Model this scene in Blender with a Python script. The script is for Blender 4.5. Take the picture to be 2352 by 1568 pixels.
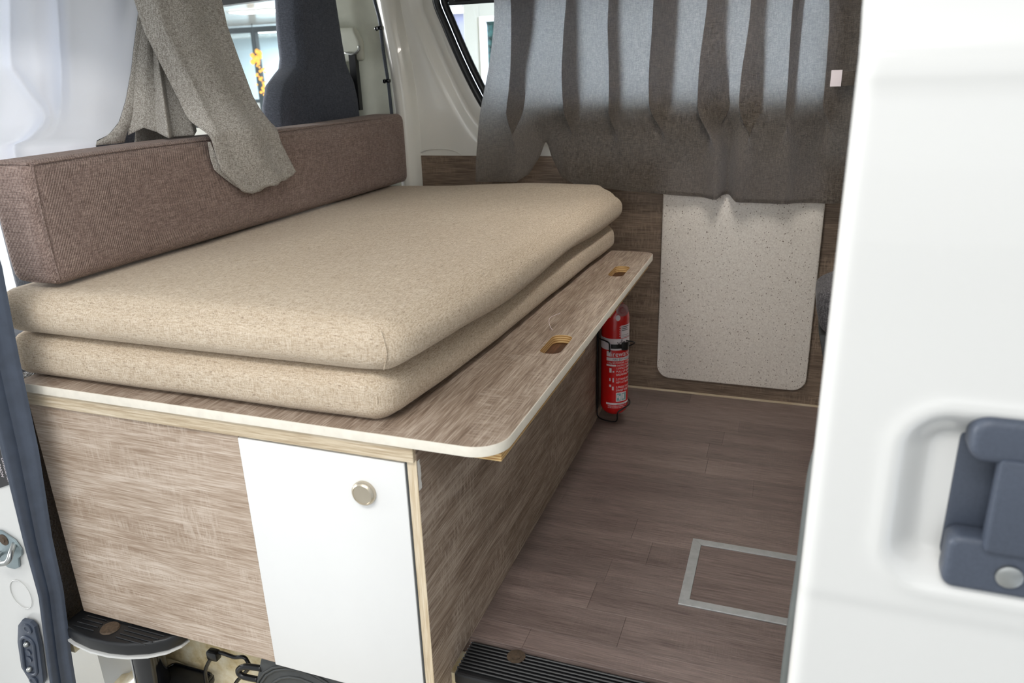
import bpy, bmesh, math, random
from mathutils import Vector, Matrix, noise

scene = bpy.context.scene
for o in list(bpy.data.objects):
    bpy.data.objects.remove(o, do_unlink=True)
COL = scene.collection
random.seed(7)

# ------------------------------------------------------------------ camera
cam_d = bpy.data.cameras.new('camera'); cam = bpy.data.objects.new('camera', cam_d); COL.objects.link(cam)
CAM = Vector((0.5254, -0.9567, 1.0590)); YAW, PITCH, ROLL = 0.35645813, 0.34067812, -0.03243974
_f = Vector((-math.sin(YAW)*math.cos(PITCH), math.cos(YAW)*math.cos(PITCH), -math.sin(PITCH)))
_r = Vector((math.cos(YAW), math.sin(YAW), 0)); _u = _r.cross(_f)
_R = _r*math.cos(ROLL) + _u*math.sin(ROLL); _U = -_r*math.sin(ROLL) + _u*math.cos(ROLL)
M = Matrix((_R, _U, -_f)).transposed().to_4x4(); M.translation = CAM
cam.matrix_world = M
cam_d.sensor_width = 36.0; cam_d.lens = 1747.6/2352*36.0
cam_d.clip_start = 0.01; cam_d.clip_end = 200
cam_d.dof.use_dof = True; cam_d.dof.focus_distance = 1.75; cam_d.dof.aperture_fstop = 5.0
scene.camera = cam

# ------------------------------------------------------------------ world, lights, exposure
w = bpy.data.worlds.new('world'); scene.world = w; w.use_nodes = True
w.node_tree.nodes['Background'].inputs[0].default_value = (0.90, 0.95, 1.0, 1)
w.node_tree.nodes['Background'].inputs[1].default_value = 0.93
scene.view_settings.view_transform = 'Standard'; scene.view_settings.look = 'None'
scene.view_settings.gamma = 1.0; scene.view_settings.use_curve_mapping = False
scene.view_settings.exposure = 0.0

def area(name, loc, sx, sy, power, color, rot=(0, 0, 0)):
    l = bpy.data.lights.new(name, 'AREA'); l.shape = 'RECTANGLE'; l.size = sx; l.size_y = sy
    l.energy = power; l.color = color
    o = bpy.data.objects.new(name, l); COL.objects.link(o); o.location = loc; o.rotation_euler = rot
    return o
area('showroom_fill_light', (0.0, -1.35, 2.15), 1.6, 0.35, 32, (1.0, 0.97, 0.93))  # unseen overhead light, brightens bench, floor and table
area('front_fill_light', (0.0, -6.0, 1.3), 7.0, 3.2, 34, (1.0, 0.985, 0.96), (math.radians(90), 0, 0))  # added fill behind the camera, lights faces turned to the opening
area('windscreen_fill_light', (-8.0, 0.2, 1.3), 5.0, 3.0, 1050, (0.96, 0.98, 1.0), (math.radians(90), 0, math.radians(-90)))  # added fill ahead of the van, shines through the cab curtain lining
area('showroom_fill_light', (-0.3, -3.2, 2.15), 2.4, 0.35, 22, (1.0, 0.97, 0.93))  # unseen overhead light further back on the camera side
area('showroom_fill_light', (1.25, 1.95, 1.95), 1.4, 0.3, 1050, (0.70, 0.80, 1.0))  # added bluish light, makes the side curtain glow
area('showroom_fill_light', (-6.5, 7.5, 1.97), 6.0, 0.6, 720, (0.93, 0.97, 1.0))  # added fill under the ceiling, brightens the view through the cab window
area('showroom_fill_light', (-9.5, 14.2, 1.97), 5.0, 0.6, 600, (0.93, 0.97, 1.0))  # added fill for the office behind the partition

# ------------------------------------------------------------------ material helpers
def lin(c):
    return tuple(((v/255.0)/12.92 if v/255.0 <= 0.04045 else ((v/255.0+0.055)/1.055)**2.4) for v in c) + (1.0,)
class NT:
    def __init__(s, name):
        s.m = bpy.data.materials.new(name); s.m.use_nodes = True; s.t = s.m.node_tree; s.n = s.t.nodes; s.l = s.t.links
        s.b = s.n['Principled BSDF']; s.out = s.n['Material Output']
        s.tc = s.n.new('ShaderNodeTexCoord')
    def link(s, a, b): s.l.new(a, b)
    def map(s, scale=(1, 1, 1), src='Object', rot=(0, 0, 0)):
        m = s.n.new('ShaderNodeMapping'); m.inputs['Scale'].default_value = scale; m.inputs['Rotation'].default_value = rot
        s.link(s.tc.outputs[src], m.inputs[0]); return m.outputs[0]
    def noise(s, vec, scale=1.0, detail=3, rough=0.55):
        n = s.n.new('ShaderNodeTexNoise'); n.inputs['Scale'].default_value = scale
        n.inputs['Detail'].default_value = detail; n.inputs['Roughness'].default_value = rough
        s.link(vec, n.inputs['Vector']); return n.outputs['Fac']
    def ramp(s, fac, stops):
        r = s.n.new('ShaderNodeValToRGB'); e = r.color_ramp.elements
        while len(e) < len(stops): e.new(0.5)
        for i, (p, c) in enumerate(stops): e[i].position = p; e[i].color = c if len(c) == 4 else lin(c)
        s.link(fac, r.inputs[0]); return r.outputs[0]
    def grey(s, fac, a, b):
        return s.ramp(fac, [(a, (0, 0, 0, 1)), (b, (1, 1, 1, 1))])
    def mix(s, fac, a, b, mode='MIX'):
        m = s.n.new('ShaderNodeMix'); m.data_type = 'RGBA'; m.blend_type = mode
        for sock, v in ((m.inputs[0], fac), (m.inputs[6], a), (m.inputs[7], b)):
            if hasattr(v, 'is_linked') or hasattr(v, 'node'): s.link(v, sock)
            elif sock == m.inputs[0]: sock.default_value = v
            else: sock.default_value = v if len(v) == 4 else lin(v)
        return m.outputs[2]
    def math(s, op, a, b=0.0):
        m = s.n.new('ShaderNodeMath'); m.operation = op
        for i, v in enumerate((a, b)):
            if hasattr(v, 'node'): s.link(v, m.inputs[i])
            else: m.inputs[i].default_value = v
        return m.outputs[0]
    def bump(s, h, strength=0.3, dist=0.002):
        b = s.n.new('ShaderNodeBump'); b.inputs['Strength'].default_value = strength; b.inputs['Distance'].default_value = dist
        s.link(h, b.inputs['Height']); s.link(b.outputs[0], s.b.inputs['Normal'])
    def set(s, col=None, rough=None, metal=None, spec=None, coat=None):
        if col is not None:
            if hasattr(col, 'node'): s.link(col, s.b.inputs['Base Color'])
            else: s.b.inputs['Base Color'].default_value = col if len(col) == 4 else lin(col)
        for k, v in (('Roughness', rough), ('Metallic', metal), ('Specular IOR Level', spec), ('Coat Weight', coat)):
            if v is not None: s.b.inputs[k].default_value = v
        return s.m
def plain(name, col, rough=0.5, metal=0.0, spec=0.5, coat=0.0, var=0.06, vs=30):
    t = NT(name); n = t.noise(t.map((1, 1, 1)), vs, 3)
    c = lin(col); a = tuple(min(1, v*(1-var)) for v in c[:3])+(1,); b = tuple(min(1, v*(1+var)) for v in c[:3])+(1,)
    return t.set(t.ramp(n, [(0.3, a), (0.7, b)]), rough, metal, spec, coat)

def wood(name, dark, mid, light, axis='x', rough=0.55, saw=0.5, rand=False, normal='z', fine=1.0):
    """sawn laminate: streaks along axis, saw marks across it in patches"""
    t = NT(name); ai = 'xyz'.index(axis)
    def sc(a, c): v = [c, c, c]; v[ai] = a; return tuple(v)
    src = 'Object'
    streak = t.noise(t.map(sc(15, 380*fine), src), 1.0, 4, 0.6)
    band = t.noise(t.map(sc(2.2, 26), src), 1.0, 3, 0.55)
    blotch = t.noise(t.map(sc(5, 12), src), 1.0, 4, 0.65)
    sawm = t.noise(t.map(sc(210, 34), src), 1.0, 3, 0.6)
    f = t.math('ADD', t.math('MULTIPLY', streak, 0.66), t.math('MULTIPLY', band, 0.34))
    c = t.ramp(f, [(0.36, dark), (0.50, mid), (0.64, light)])
    mask = t.math('MULTIPLY', t.grey(blotch, 0.46, 0.62), t.grey(sawm, 0.46, 0.60))
    c = t.mix(t.math('MULTIPLY', mask, saw), c, light)
    pore = t.grey(t.noise(t.map(sc(22, 520*fine), src), 1.0, 2, 0.5), 0.60, 0.74)
    c = t.mix(t.math('MULTIPLY', pore, 0.35), c, dark)
    if rand:
        oi = t.n.new('ShaderNodeObjectInfo')
        v = t.math('ADD', t.math('MULTIPLY', oi.outputs['Random'], 0.24), 0.88)
        cc = t.n.new('ShaderNodeCombineColor')
        for i in range(3): t.link(v, cc.inputs[i])
        c = t.mix(1.0, c, cc.outputs[0], 'MULTIPLY')
    t.bump(t.math('ADD', streak, t.math('MULTIPLY', mask, 0.5)), 0.35, 0.0012)
    return t.set(c, rough, spec=0.4)

def weave(name, base, dark, light, size=1.0, dash=0.5, dashcol=None, bump=0.4, rough=0.95, twill=False):
    """woven cloth: crossing threads at about a millimetre, random darker slubs"""
    t = NT(name); k = 1.0/size
    tx = t.noise(t.map((70*k, 620*k, 620*k)), 1.0, 2, 0.5)
    ty = t.noise(t.map((620*k, 70*k, 620*k)), 1.0, 2, 0.5)
    tz = t.noise(t.map((620*k, 620*k, 70*k)), 1.0, 2, 0.5)
    s = t.math('ADD', t.math('MULTIPLY', tx, 0.34), t.math('ADD', t.math('MULTIPLY', ty, 0.33), t.math('MULTIPLY', tz, 0.33)))
    c = t.ramp(s, [(0.40, dark), (0.5, base), (0.60, light)])
    d1 = t.grey(t.noise(t.map((130*k, 900*k, 900*k)), 1.0, 1, 0.4), 0.66, 0.72)
    d2 = t.grey(t.noise(t.map((900*k, 130*k, 900*k)), 1.0, 1, 0.4), 0.66, 0.72)
    if dash > 0: c = t.mix(t.math('MULTIPLY', t.math('MAXIMUM', d1, d2), dash), c, dashcol or dark)
    big = t.noise(t.map((1, 1, 1)), 7, 3)
    c = t.mix(t.math('MULTIPLY', t.grey(big, 0.35, 0.7), 0.18), c, dark)
    h = s
    if twill:
        def wv(v):
            q = t.n.new('ShaderNodeTexWave'); q.inputs['Scale'].default_value = 1.0; q.inputs['Distortion'].default_value = 0.6
            t.link(v, q.inputs['Vector']); q.bands_direction = 'X'; return q.outputs['Fac']
        w1 = wv(t.map((75, 75, 75), rot=(0, math.radians(42), math.radians(50)))); w2 = wv(t.map((75, 75, 75), rot=(0, math.radians(-42), math.radians(-50))))
        h = t.math('MULTIPLY', w1, w2)
        c = t.mix(t.math('MULTIPLY', h, 0.5), c, light)
    t.bump(h, bump, 0.0015)
    t.b.inputs['Sheen Weight'].default_value = 0.12
    return t.set(c, rough, spec=0.15)

MAT = {}
LD, LM, LL = (108, 90, 76), (150, 132, 116), (190, 175, 160)
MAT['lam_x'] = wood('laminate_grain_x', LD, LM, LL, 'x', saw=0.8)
MAT['lam_front_lit'] = wood('laminate_front_lit', (146, 124, 104), (180, 161, 143), (210, 195, 180), 'x', saw=0.5)  # laminate lightened, bright light on the bench front put into the colour
MAT['lam_wall_shaded'] = wood('laminate_wall_shaded', (86, 72, 60), (118, 101, 86), (148, 130, 112), 'x', saw=0.8)  # same laminate darkened, light falloff towards the far wall put into the colour
MAT['lam_y'] = wood('laminate_grain_y', LD, LM, LL, 'y', saw=0.6)
MAT['brown_wood'] = wood('brown_wood', (50, 30, 18), (78, 48, 28), (104, 68, 42), 'y', saw=0.0)
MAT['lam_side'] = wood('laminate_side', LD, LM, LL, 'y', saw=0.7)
MAT['edge_light'] = wood('edge_band_pale', (172, 152, 124), (203, 187, 160), (224, 211, 190), 'x', saw=0.0)
MAT['edge_post'] = wood('edge_band_post', (182, 160, 128), (210, 192, 162), (226, 212, 188), 'z', saw=0.0)
MAT['white_edge'] = plain('white_edging', (226, 220, 206), 0.45, var=0.05, vs=60)
MAT['door_white'] = plain('white_melamine', (230, 230, 228), 0.42, var=0.012, vs=6)
MAT['plank'] = wood('vinyl_plank', (94, 80, 75), (122, 107, 101), (142, 126, 119), 'x', rough=0.40, saw=0.15, rand=True)
MAT['hatch_plank'] = wood('vinyl_hatch', (94, 80, 75), (120, 105, 99), (140, 124, 117), 'x', rough=0.42, saw=0.1)
MAT['paint'] = plain('white_body_paint', (210, 210, 207), 0.18, spec=0.5, coat=0.6, var=0.01, vs=3)
MAT['paint_in'] = plain('white_inner_body', (224, 223, 215), 0.22, spec=0.5, coat=0.4, var=0.02, vs=5)
MAT['trim_plastic'] = plain('pale_pillar_plastic', (190, 192, 178), 0.5, var=0.04)
MAT['rubber'] = plain('rubber_seal', (60, 68, 82), 0.42, spec=0.5, var=0.12, vs=40)
MAT['rubber_dark'] = plain('rubber_black', (24, 27, 29), 0.35, var=0.1)
MAT['rubber_grey'] = plain('rubber_grey', (98, 102, 100), 0.5, var=0.08)
MAT['blk'] = plain('black_plastic', (22, 23, 25), 0.4, var=0.1)
MAT['blk_gloss'] = plain('black_gloss', (14, 15, 18), 0.12, coat=0.5, var=0.1)
MAT['wire'] = plain('black_wire_enamel', (12, 12, 13), 0.28, var=0.1)
MAT['dark_plastic'] = plain('dark_grey_plastic', (66, 68, 68), 0.6, var=0.12, vs=90)
MAT['handle'] = plain('handle_plastic', (66, 73, 86), 0.5, var=0.1, vs=300)
MAT['steel'] = plain('steel', (168, 170, 168), 0.32, metal=1.0, var=0.1, vs=80)
MAT['alu'] = plain('brushed_aluminium', (178, 181, 181), 0.45, metal=0.45, var=0.08, vs=60)
MAT['nickel'] = plain('satin_nickel', (196, 186, 168), 0.33, metal=0.9, var=0.03)
MAT['zinc'] = plain('zinc_plate', (150, 164, 168), 0.4, metal=0.7, var=0.12)
MAT['rust'] = plain('rusty_screw', (84, 70, 56), 0.7, metal=0.3, var=0.3, vs=200)
MAT['red'] = plain('red_enamel', (206, 10, 12), 0.25, coat=0.5, var=0.03)
MAT['print_white'] = plain('printed_white', (232, 222, 226), 0.5, var=0.02)
MAT['print_black'] = plain('printed_black', (20, 18, 22), 0.5, var=0.02)
MAT['print_teal'] = plain('printed_teal', (128, 168, 170), 0.5, var=0.05)
MAT['seat_grey'] = weave('seat_grey', (92, 90, 92), (66, 64, 66), (118, 116, 118), 1.6, dash=0.0, bump=0.6)
MAT['seat'] = weave('seat_cloth', (80, 84, 94), (60, 63, 70), (98, 103, 115), 0.7, dash=0.0, bump=0.3)
MAT['beige'] = weave('beige_upholstery', (196, 180, 158), (170, 151, 128), (214, 201, 182), 1.0, dash=0.7, dashcol=(96, 72, 54), bump=0.45)
MAT['brown'] = weave('brown_upholstery', (134, 115, 108), (104, 87, 80), (166, 147, 137), 1.3, dash=0.0, bump=0.8, twill=True)
MAT['linen_flap'] = weave('linen_flap', (170, 166, 159), (130, 124, 116), (204, 201, 195), 1.0, dash=0.3, bump=0.3)

MAT['white_glue'] = plain('white_filler', (226, 224, 218), 0.7, var=0.03)
MAT['concrete'] = plain('showroom_floor', (176, 176, 174), 0.4, var=0.06, vs=2)
MAT['skin'] = plain('skin', (170, 130, 110), 0.6)
MAT['dark_cloth'] = plain('dark_cloth', (66, 72, 78), 0.9)

def translucent_linen():
    m = weave('linen_translucent', (104, 95, 84), (70, 62, 51), (142, 133, 121), 1.3, dash=0.4, bump=0.6)
    nt = m.node_tree; b = nt.nodes['Principled BSDF']; out = nt.nodes['Material Output']
    tr = nt.nodes.new('ShaderNodeBsdfTranslucent'); mx = nt.nodes.new('ShaderNodeMixShader'); mx.inputs[0].default_value = 0.5
    hs = nt.nodes.new('ShaderNodeGamma'); hs.inputs[1].default_value = 0.24
    nt.links.new(b.inputs['Base Color'].links[0].from_socket, hs.inputs[0]); bl = nt.nodes.new('ShaderNodeMix'); bl.data_type = 'RGBA'; bl.inputs[0].default_value = 0.36; bl.inputs[7].default_value = (0.72, 0.78, 0.95, 1)  # blue of the outdoor light mixed into the translucent colour
    nt.links.new(hs.outputs[0], bl.inputs[6]); nt.links.new(bl.outputs[2], tr.inputs[0])
    nt.links.new(b.outputs[0], mx.inputs[1]); nt.links.new(tr.outputs[0], mx.inputs[2]); nt.links.new(mx.outputs[0], out.inputs[0])
    return m
MAT['linen'] = translucent_linen()
def lining_mat():
    m = plain('white_lining', (240, 242, 247), 0.6, var=0.01, vs=4); nt = m.node_tree; b = nt.nodes['Principled BSDF']; out = nt.nodes['Material Output']
    tr = nt.nodes.new('ShaderNodeBsdfTranslucent'); mx = nt.nodes.new('ShaderNodeMixShader'); mx.inputs[0].default_value = 0.5
    tr.inputs[0].default_value = (0.9, 0.92, 0.96, 1); mx.inputs[0].default_value = 0.36
    nt.links.new(b.outputs[0], mx.inputs[1]); nt.links.new(tr.outputs[0], mx.inputs[2]); nt.links.new(mx.outputs[0], out.inputs[0]); return m
MAT['lining'] = lining_mat()

def speckle():
    t = NT('speckled_laminate')
    v = t.n.new('ShaderNodeTexVoronoi'); v.inputs['Scale'].default_value = 1.0; t.link(t.map((210, 210, 150)), v.inputs['Vector'])
    n = t.noise(t.map((1, 1, 1)), 120, 2)
    sp = t.math('MULTIPLY', t.math('LESS_THAN', v.outputs['Distance'], 0.27), t.math('GREATER_THAN', n, 0.56))
    base = t.ramp(t.noise(t.map((1, 1, 1)), 260, 3), [(0.35, (216, 208, 198)), (0.65, (236, 230, 221))])
    return t.set(t.mix(sp, base, (104, 82, 66)), 0.3, spec=0.5)
MAT['speckle'] = speckle()

def cream_dirty():
    t = NT('dirty_cream_metal')
    g = t.noise(t.map((1, 1, 1)), 16, 6, 0.65); g2 = t.noise(t.map((40, 14, 40)), 1.0, 4, 0.7)
    c = t.ramp(g, [(0.35, (232, 224, 200)), (0.55, (206, 188, 146)), (0.72, (130, 100, 62))])
    c = t.mix(t.grey(g2, 0.66, 0.74), c, (60, 48, 36))
    return t.set(c, 0.3, coat=0.3)
MAT['cream'] = cream_dirty()

def ply_edge():
    t = NT('plywood_layers'); wv = t.n.new('ShaderNodeTexWave'); wv.bands_direction = 'Z'
    wv.inputs['Scale'].default_value = 62; wv.inputs['Distortion'].default_value = 0.5
    t.link(t.map((1, 1, 1)), wv.inputs['Vector'])
    n = t.noise(t.map((60, 60, 300)), 1.0, 3)
    c = t.ramp(wv.outputs['Fac'], [(0.25, (168, 122, 66)), (0.6, (222, 190, 134))])
    return t.set(t.mix(t.grey(n, 0.5, 0.75), c, (190, 150, 92)), 0.7)
MAT['ply'] = ply_edge()

def textured_black():
    t = NT('grained_dark_plastic'); v = t.n.new('ShaderNodeTexVoronoi'); v.inputs['Scale'].default_value = 190
    t.link(t.map((1, 1, 1)), v.inputs['Vector']); t.bump(v.outputs['Distance'], 0.9, 0.003)
    return t.set((58, 52, 47), 0.45)
MAT['grain_blk'] = textured_black()

def braided():
    t = NT('braided_sleeve'); w1 = t.n.new('ShaderNodeTexChecker'); w1.inputs['Scale'].default_value = 420
    w1.inputs['Color1'].default_value = lin((30, 36, 44)); w1.inputs['Color2'].default_value = lin((70, 80, 92))
    t.link(t.map((1, 1, 1)), w1.inputs['Vector']); return t.set(w1.outputs[0], 0.5)
MAT['braid'] = braided()

def glass(name='glass', tint=(0.96, 0.98, 0.98, 1)):
    m = bpy.data.materials.new(name); m.use_nodes = True; nt = m.node_tree; nt.nodes.clear()
    o = nt.nodes.new('ShaderNodeOutputMaterial'); mx = nt.nodes.new('ShaderNodeMixShader')
    t = nt.nodes.new('ShaderNodeBsdfTransparent'); g = nt.nodes.new('ShaderNodeBsdfGlossy'); f = nt.nodes.new('ShaderNodeFresnel')
    t.inputs[0].default_value = tint; g.inputs['Roughness'].default_value = 0.02; f.inputs[0].default_value = 1.45
    nt.links.new(f.outputs[0], mx.inputs[0]); nt.links.new(t.outputs[0], mx.inputs[1]); nt.links.new(g.outputs[0], mx.inputs[2])
    nt.links.new(mx.outputs[0], o.inputs[0]); return m
MAT['glass'] = glass()
MAT['clear_plastic'] = plain('clear_plastic', (168, 140, 142), 0.12, spec=0.6, coat=0.5, var=0.05)
MAT['clear_plastic'].node_tree.nodes['Principled BSDF'].inputs['Alpha'].default_value = 0.55
def emit(name, col, s):
    m = bpy.data.materials.new(name); m.use_nodes = True; nt = m.node_tree
    b = nt.nodes['Principled BSDF']; b.inputs['Base Color'].default_value = col
    b.inputs['Emission Color'].default_value = col; b.inputs['Emission Strength'].default_value = s; return m
MAT['lamp'] = emit('lamp_panel', (1, 1, 1, 1), 6.0)
MAT['led'] = emit('led_lens', (1, 0.95, 0.88, 1), 4.0)
MAT['amber'] = emit('amber_bulb', (1.0, 0.46, 0.05, 1), 0.85)

# ------------------------------------------------------------------ object helpers
def root_loc(p):
    v = Vector((0, 0, 0))
    while p is not None: v += p.location; p = p.parent
    return v
def tag(o, label=None, cat=None, group=None, kind=None):
    for k, v in (('label', label), ('category', cat), ('group', group), ('kind', kind)):
        if v: o[k] = v
    return o
def thing(name, loc, label, cat, group=None):
    o = bpy.data.objects.new(name, None); COL.objects.link(o); o.location = loc; o.empty_display_size = 0.05
    return tag(o, label, cat, group)
def obj(name, bm, mat, parent=None, smooth=None, label=None):
    """bm in world coordinates becomes one mesh object; smooth = auto-smooth angle in degrees"""
    if parent is not None: org = root_loc(parent)
    else:
        xs = [v.co for v in bm.verts]
        lo = Vector((min(v.x for v in xs), min(v.y for v in xs), min(v.z for v in xs)))
        hi = Vector((max(v.x for v in xs), max(v.y for v in xs), max(v.z for v in xs)))
        org = Vector(((lo.x+hi.x)/2, (lo.y+hi.y)/2, lo.z))
    for v in bm.verts: v.co -= org
    if smooth is not None:
        ang = math.radians(smooth)
        for f in bm.faces: f.smooth = True
        for e in bm.edges:
            if len(e.link_faces) == 2 and e.calc_face_angle(0) > ang: e.smooth = False
    me = bpy.data.meshes.new(name); bm.to_mesh(me); bm.free()
    o = bpy.data.objects.new(name, me); COL.objects.link(o)
    if mat: me.materials.append(MAT[mat])
    if parent is not None: o.parent = parent
    else: o.location = org
    if label: o['label'] = label
    return o
def struct(name, bm, mat, parent=None, smooth=None):
    o = obj(name, bm, mat, parent, smooth)
    if parent is None: o['kind'] = 'structure'
    return o
def B(): return bmesh.new()
def addbox(bm, x0, x1, y0, y1, z0, z1, r=0.0, seg=2):
    g = bmesh.ops.create_cube(bm, size=1.0)['verts']
    for v in g:
        v.co = Vector((x0+(v.co.x+.5)*(x1-x0), y0+(v.co.y+.5)*(y1-y0), z0+(v.co.z+.5)*(z1-z0)))
    if r > 0:
        es = list({e for v in g for e in v.link_edges})
        bmesh.ops.bevel(bm, geom=es, offset=r, segments=seg, profile=0.5, affect='EDGES')
    return bm
def box(*a, **k): return addbox(B(), *a, **k)
def prism(bm, pts, axis, lo, hi, r=0.0, seg=2):
    """extrude a closed 2-D polygon along an axis; pts are the other two coordinates in xyz order"""
    def P(a, b, c): return {'x': (c, a, b), 'y': (a, c, b), 'z': (a, b, c)}[axis]
    v0 = [bm.verts.new(P(a, b, lo)) for a, b in pts]; v1 = [bm.verts.new(P(a, b, hi)) for a, b in pts]
    f0 = bm.faces.new(v0); f1 = bm.faces.new(v1); n = len(pts); fs = [f0, f1]
    for i in range(n): fs.append(bm.faces.new((v0[i], v0[(i+1) % n], v1[(i+1) % n], v1[i])))
    bmesh.ops.recalc_face_normals(bm, faces=fs)
    if r > 0:
        es = list(set(list(f0.edges)+list(f1.edges)))
        bmesh.ops.bevel(bm, geom=es, offset=r, segments=seg, profile=0.5, affect='EDGES')
    return bm
def rrect(x0, x1, y0, y1, r, n=6, corners=(1, 1, 1, 1)):
    """rounded rectangle, corners from lower-left anticlockwise"""
    out = []
    for k, (cx, cy, a0) in enumerate(((x0, y0, 180), (x1, y0, 270), (x1, y1, 0), (x0, y1, 90))):
        if not corners[k]: out.append((cx, cy)); continue
        ox = cx+(r if cx == x0 else -r); oy = cy+(r if cy == y0 else -r)
        for i in range(n+1):
            a = math.radians(a0+90*i/n); out.append((ox+r*math.cos(a), oy+r*math.sin(a)))
    return out
def smooth_path(pts, n=6):
    """Catmull-Rom through pts"""
    P = [Vector(p) for p in pts]; out = []
    for i in range(len(P)-1):
        a = P[max(i-1, 0)]; b = P[i]; c = P[i+1]; d = P[min(i+2, len(P)-1)]
        for k in range(n):
            t = k/n
            out.append(0.5*((2*b)+(c-a)*t+(2*a-5*b+4*c-d)*t*t+(3*b-a-3*c+d)*t**3))
    out.append(P[-1]); return out
def tube(bm, pts, r, n=8, closed=False, radii=None):
    P = [Vector(p) for p in pts]; rings = []; m = len(P)
    t0 = (P[1]-P[0]).normalized(); nrm = t0.orthogonal().normalized()
    for i, p in enumerate(P):
        if closed: t = (P[(i+1) % m]-P[i-1]).normalized()
        else: t = (P[min(i+1, m-1)]-P[max(i-1, 0)]).normalized()
        nrm = (nrm-t*nrm.dot(t)).normalized(); b = t.cross(nrm); rr = radii[i] if radii else r
        rings.append([bm.verts.new(p+(nrm*math.cos(2*math.pi*k/n)+b*math.sin(2*math.pi*k/n))*rr) for k in range(n)])
    for i in range(m if closed else m-1):
        a, c = rings[i], rings[(i+1) % m]
        for k in range(n): bm.faces.new((a[k], a[(k+1) % n], c[(k+1) % n], c[k]))
    if not closed: bm.faces.new(rings[0][::-1]); bm.faces.new(rings[-1])
    return bm
def lathe(bm, prof, org=(0, 0, 0), axis=(0, 0, 1), n=28):
    """prof: (radius, height) list along axis"""
    ax = Vector(axis).normalized(); u = ax.orthogonal().normalized(); v = ax.cross(u); o = Vector(org); rings = []
    for r, h in prof:
        if r < 1e-6: rings.append([bm.verts.new(o+ax*h)]); continue
        rings.append([bm.verts.new(o+ax*h+(u*math.cos(2*math.pi*k/n)+v*math.sin(2*math.pi*k/n))*r) for k in range(n)])
    for a, c in zip(rings, rings[1:]):
        for k in range(n):
            if len(a) == 1 and len(c) == 1: continue
            if len(a) == 1: bm.faces.new((a[0], c[(k+1) % n], c[k]))
            elif len(c) == 1: bm.faces.new((a[k], a[(k+1) % n], c[0]))
            else: bm.faces.new((a[k], a[(k+1) % n], c[(k+1) % n], c[k]))
    if len(rings[0]) > 1: bm.faces.new(rings[0][::-1])
    if len(rings[-1]) > 1: bm.faces.new(rings[-1])
    bmesh.ops.recalc_face_normals(bm, faces=bm.faces[:])
    return bm
def grid(bm, fn, nu, nv, closed_u=False):
    V = [[bm.verts.new(fn(i/nu, j/nv)) for j in range(nv+1)] for i in range(nu if closed_u else nu+1)]
    for i in range(nu):
        a = V[i]; c = V[(i+1) % len(V)]
        for j in range(nv): bm.faces.new((a[j], c[j], c[j+1], a[j+1]))
    return V
def sheet(fn, nu, nv, th=0.0):
    """grid surface given a little thickness by doubling it along its normals"""
    bm = B(); V = grid(bm, fn, nu, nv)
    if th > 0:
        bm.normal_update(); nrm = [[v.normal.copy() for v in row] for row in V]
        W = [[bm.verts.new(v.co-nrm[i][j]*th) for j, v in enumerate(row)] for i, row in enumerate(V)]
        for i in range(nu):
            for j in range(nv): bm.faces.new((W[i][j], W[i][j+1], W[i+1][j+1], W[i+1][j]))
        for j in range(nv):
            bm.faces.new((V[0][j], V[0][j+1], W[0][j+1], W[0][j])); bm.faces.new((V[nu][j+1], V[nu][j], W[nu][j], W[nu][j+1]))
        for i in range(nu):
            bm.faces.new((V[i+1][0], V[i][0], W[i][0], W[i+1][0])); bm.faces.new((V[i][nv], V[i+1][nv], W[i+1][nv], W[i][nv]))
    return bm
def lerp(a, b, t): return a+(b-a)*t
def interp(x, xs, ys):
    if x <= xs[0]: return ys[0]
    for i in range(len(xs)-1):
        if x <= xs[i+1]:
            t = (x-xs[i])/(xs[i+1]-xs[i]); return lerp(ys[i], ys[i+1], t)
    return ys[-1]
def sstep(a, b, x):
    t = max(0.0, min(1.0, (x-a)/(b-a))); return t*t*(3-2*t)
def cushion(x0, x1, y0, y1, z0, z1, r, nx, ny, nz, post=None):
    bm = B(); vs = {}
    def get(i, j, k):
        key = (i, j, k)
        if key not in vs:
            p = Vector((lerp(x0, x1, i/nx), lerp(y0, y1, j/ny), lerp(z0, z1, k/nz)))
            q = Vector((min(max(p.x, x0+r), x1-r), min(max(p.y, y0+r), y1-r), min(max(p.z, z0+r), z1-r)))
            d = p-q
            if d.length > 1e-9: p = q+d.normalized()*r
            if post: p = post(p, i/nx, j/ny, k/nz)
            vs[key] = bm.verts.new(p)
        return vs[key]
    def cells(n): return range(n)
    for i in range(nx):
        for j in range(ny):
            bm.faces.new((get(i, j, 0), get(i, j+1, 0), get(i+1, j+1, 0), get(i+1, j, 0)))
            bm.faces.new((get(i, j, nz), get(i+1, j, nz), get(i+1, j+1, nz), get(i, j+1, nz)))
    for i in range(nx):
        for k in range(nz):
            bm.faces.new((get(i, 0, k), get(i+1, 0, k), get(i+1, 0, k+1), get(i, 0, k+1)))
            bm.faces.new((get(i, ny, k), get(i, ny, k+1), get(i+1, ny, k+1), get(i+1, ny, k)))
    for j in range(ny):
        for k in range(nz):
            bm.faces.new((get(0, j, k), get(0, j, k+1), get(0, j+1, k+1), get(0, j+1, k)))
            bm.faces.new((get(nx, j, k), get(nx, j+1, k), get(nx, j+1, k+1), get(nx, j, k+1)))
    return bm
def text_mesh(s, size):
    c = bpy.data.curves.new('txt', 'FONT'); c.body = s; c.size = size; c.resolution_u = 2
    o = bpy.data.objects.new('txt', c); COL.objects.link(o)
    dg = bpy.context.evaluated_depsgraph_get(); me = bpy.data.meshes.new_from_object(o.evaluated_get(dg))
    bm = B(); bm.from_mesh(me); bpy.data.objects.remove(o); bpy.data.meshes.remove(me); bpy.data.curves.remove(c)
    return bm

YW = 1.4985      # inner face of the far side wall
ZB = 0.525       # top of the bed board

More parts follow.
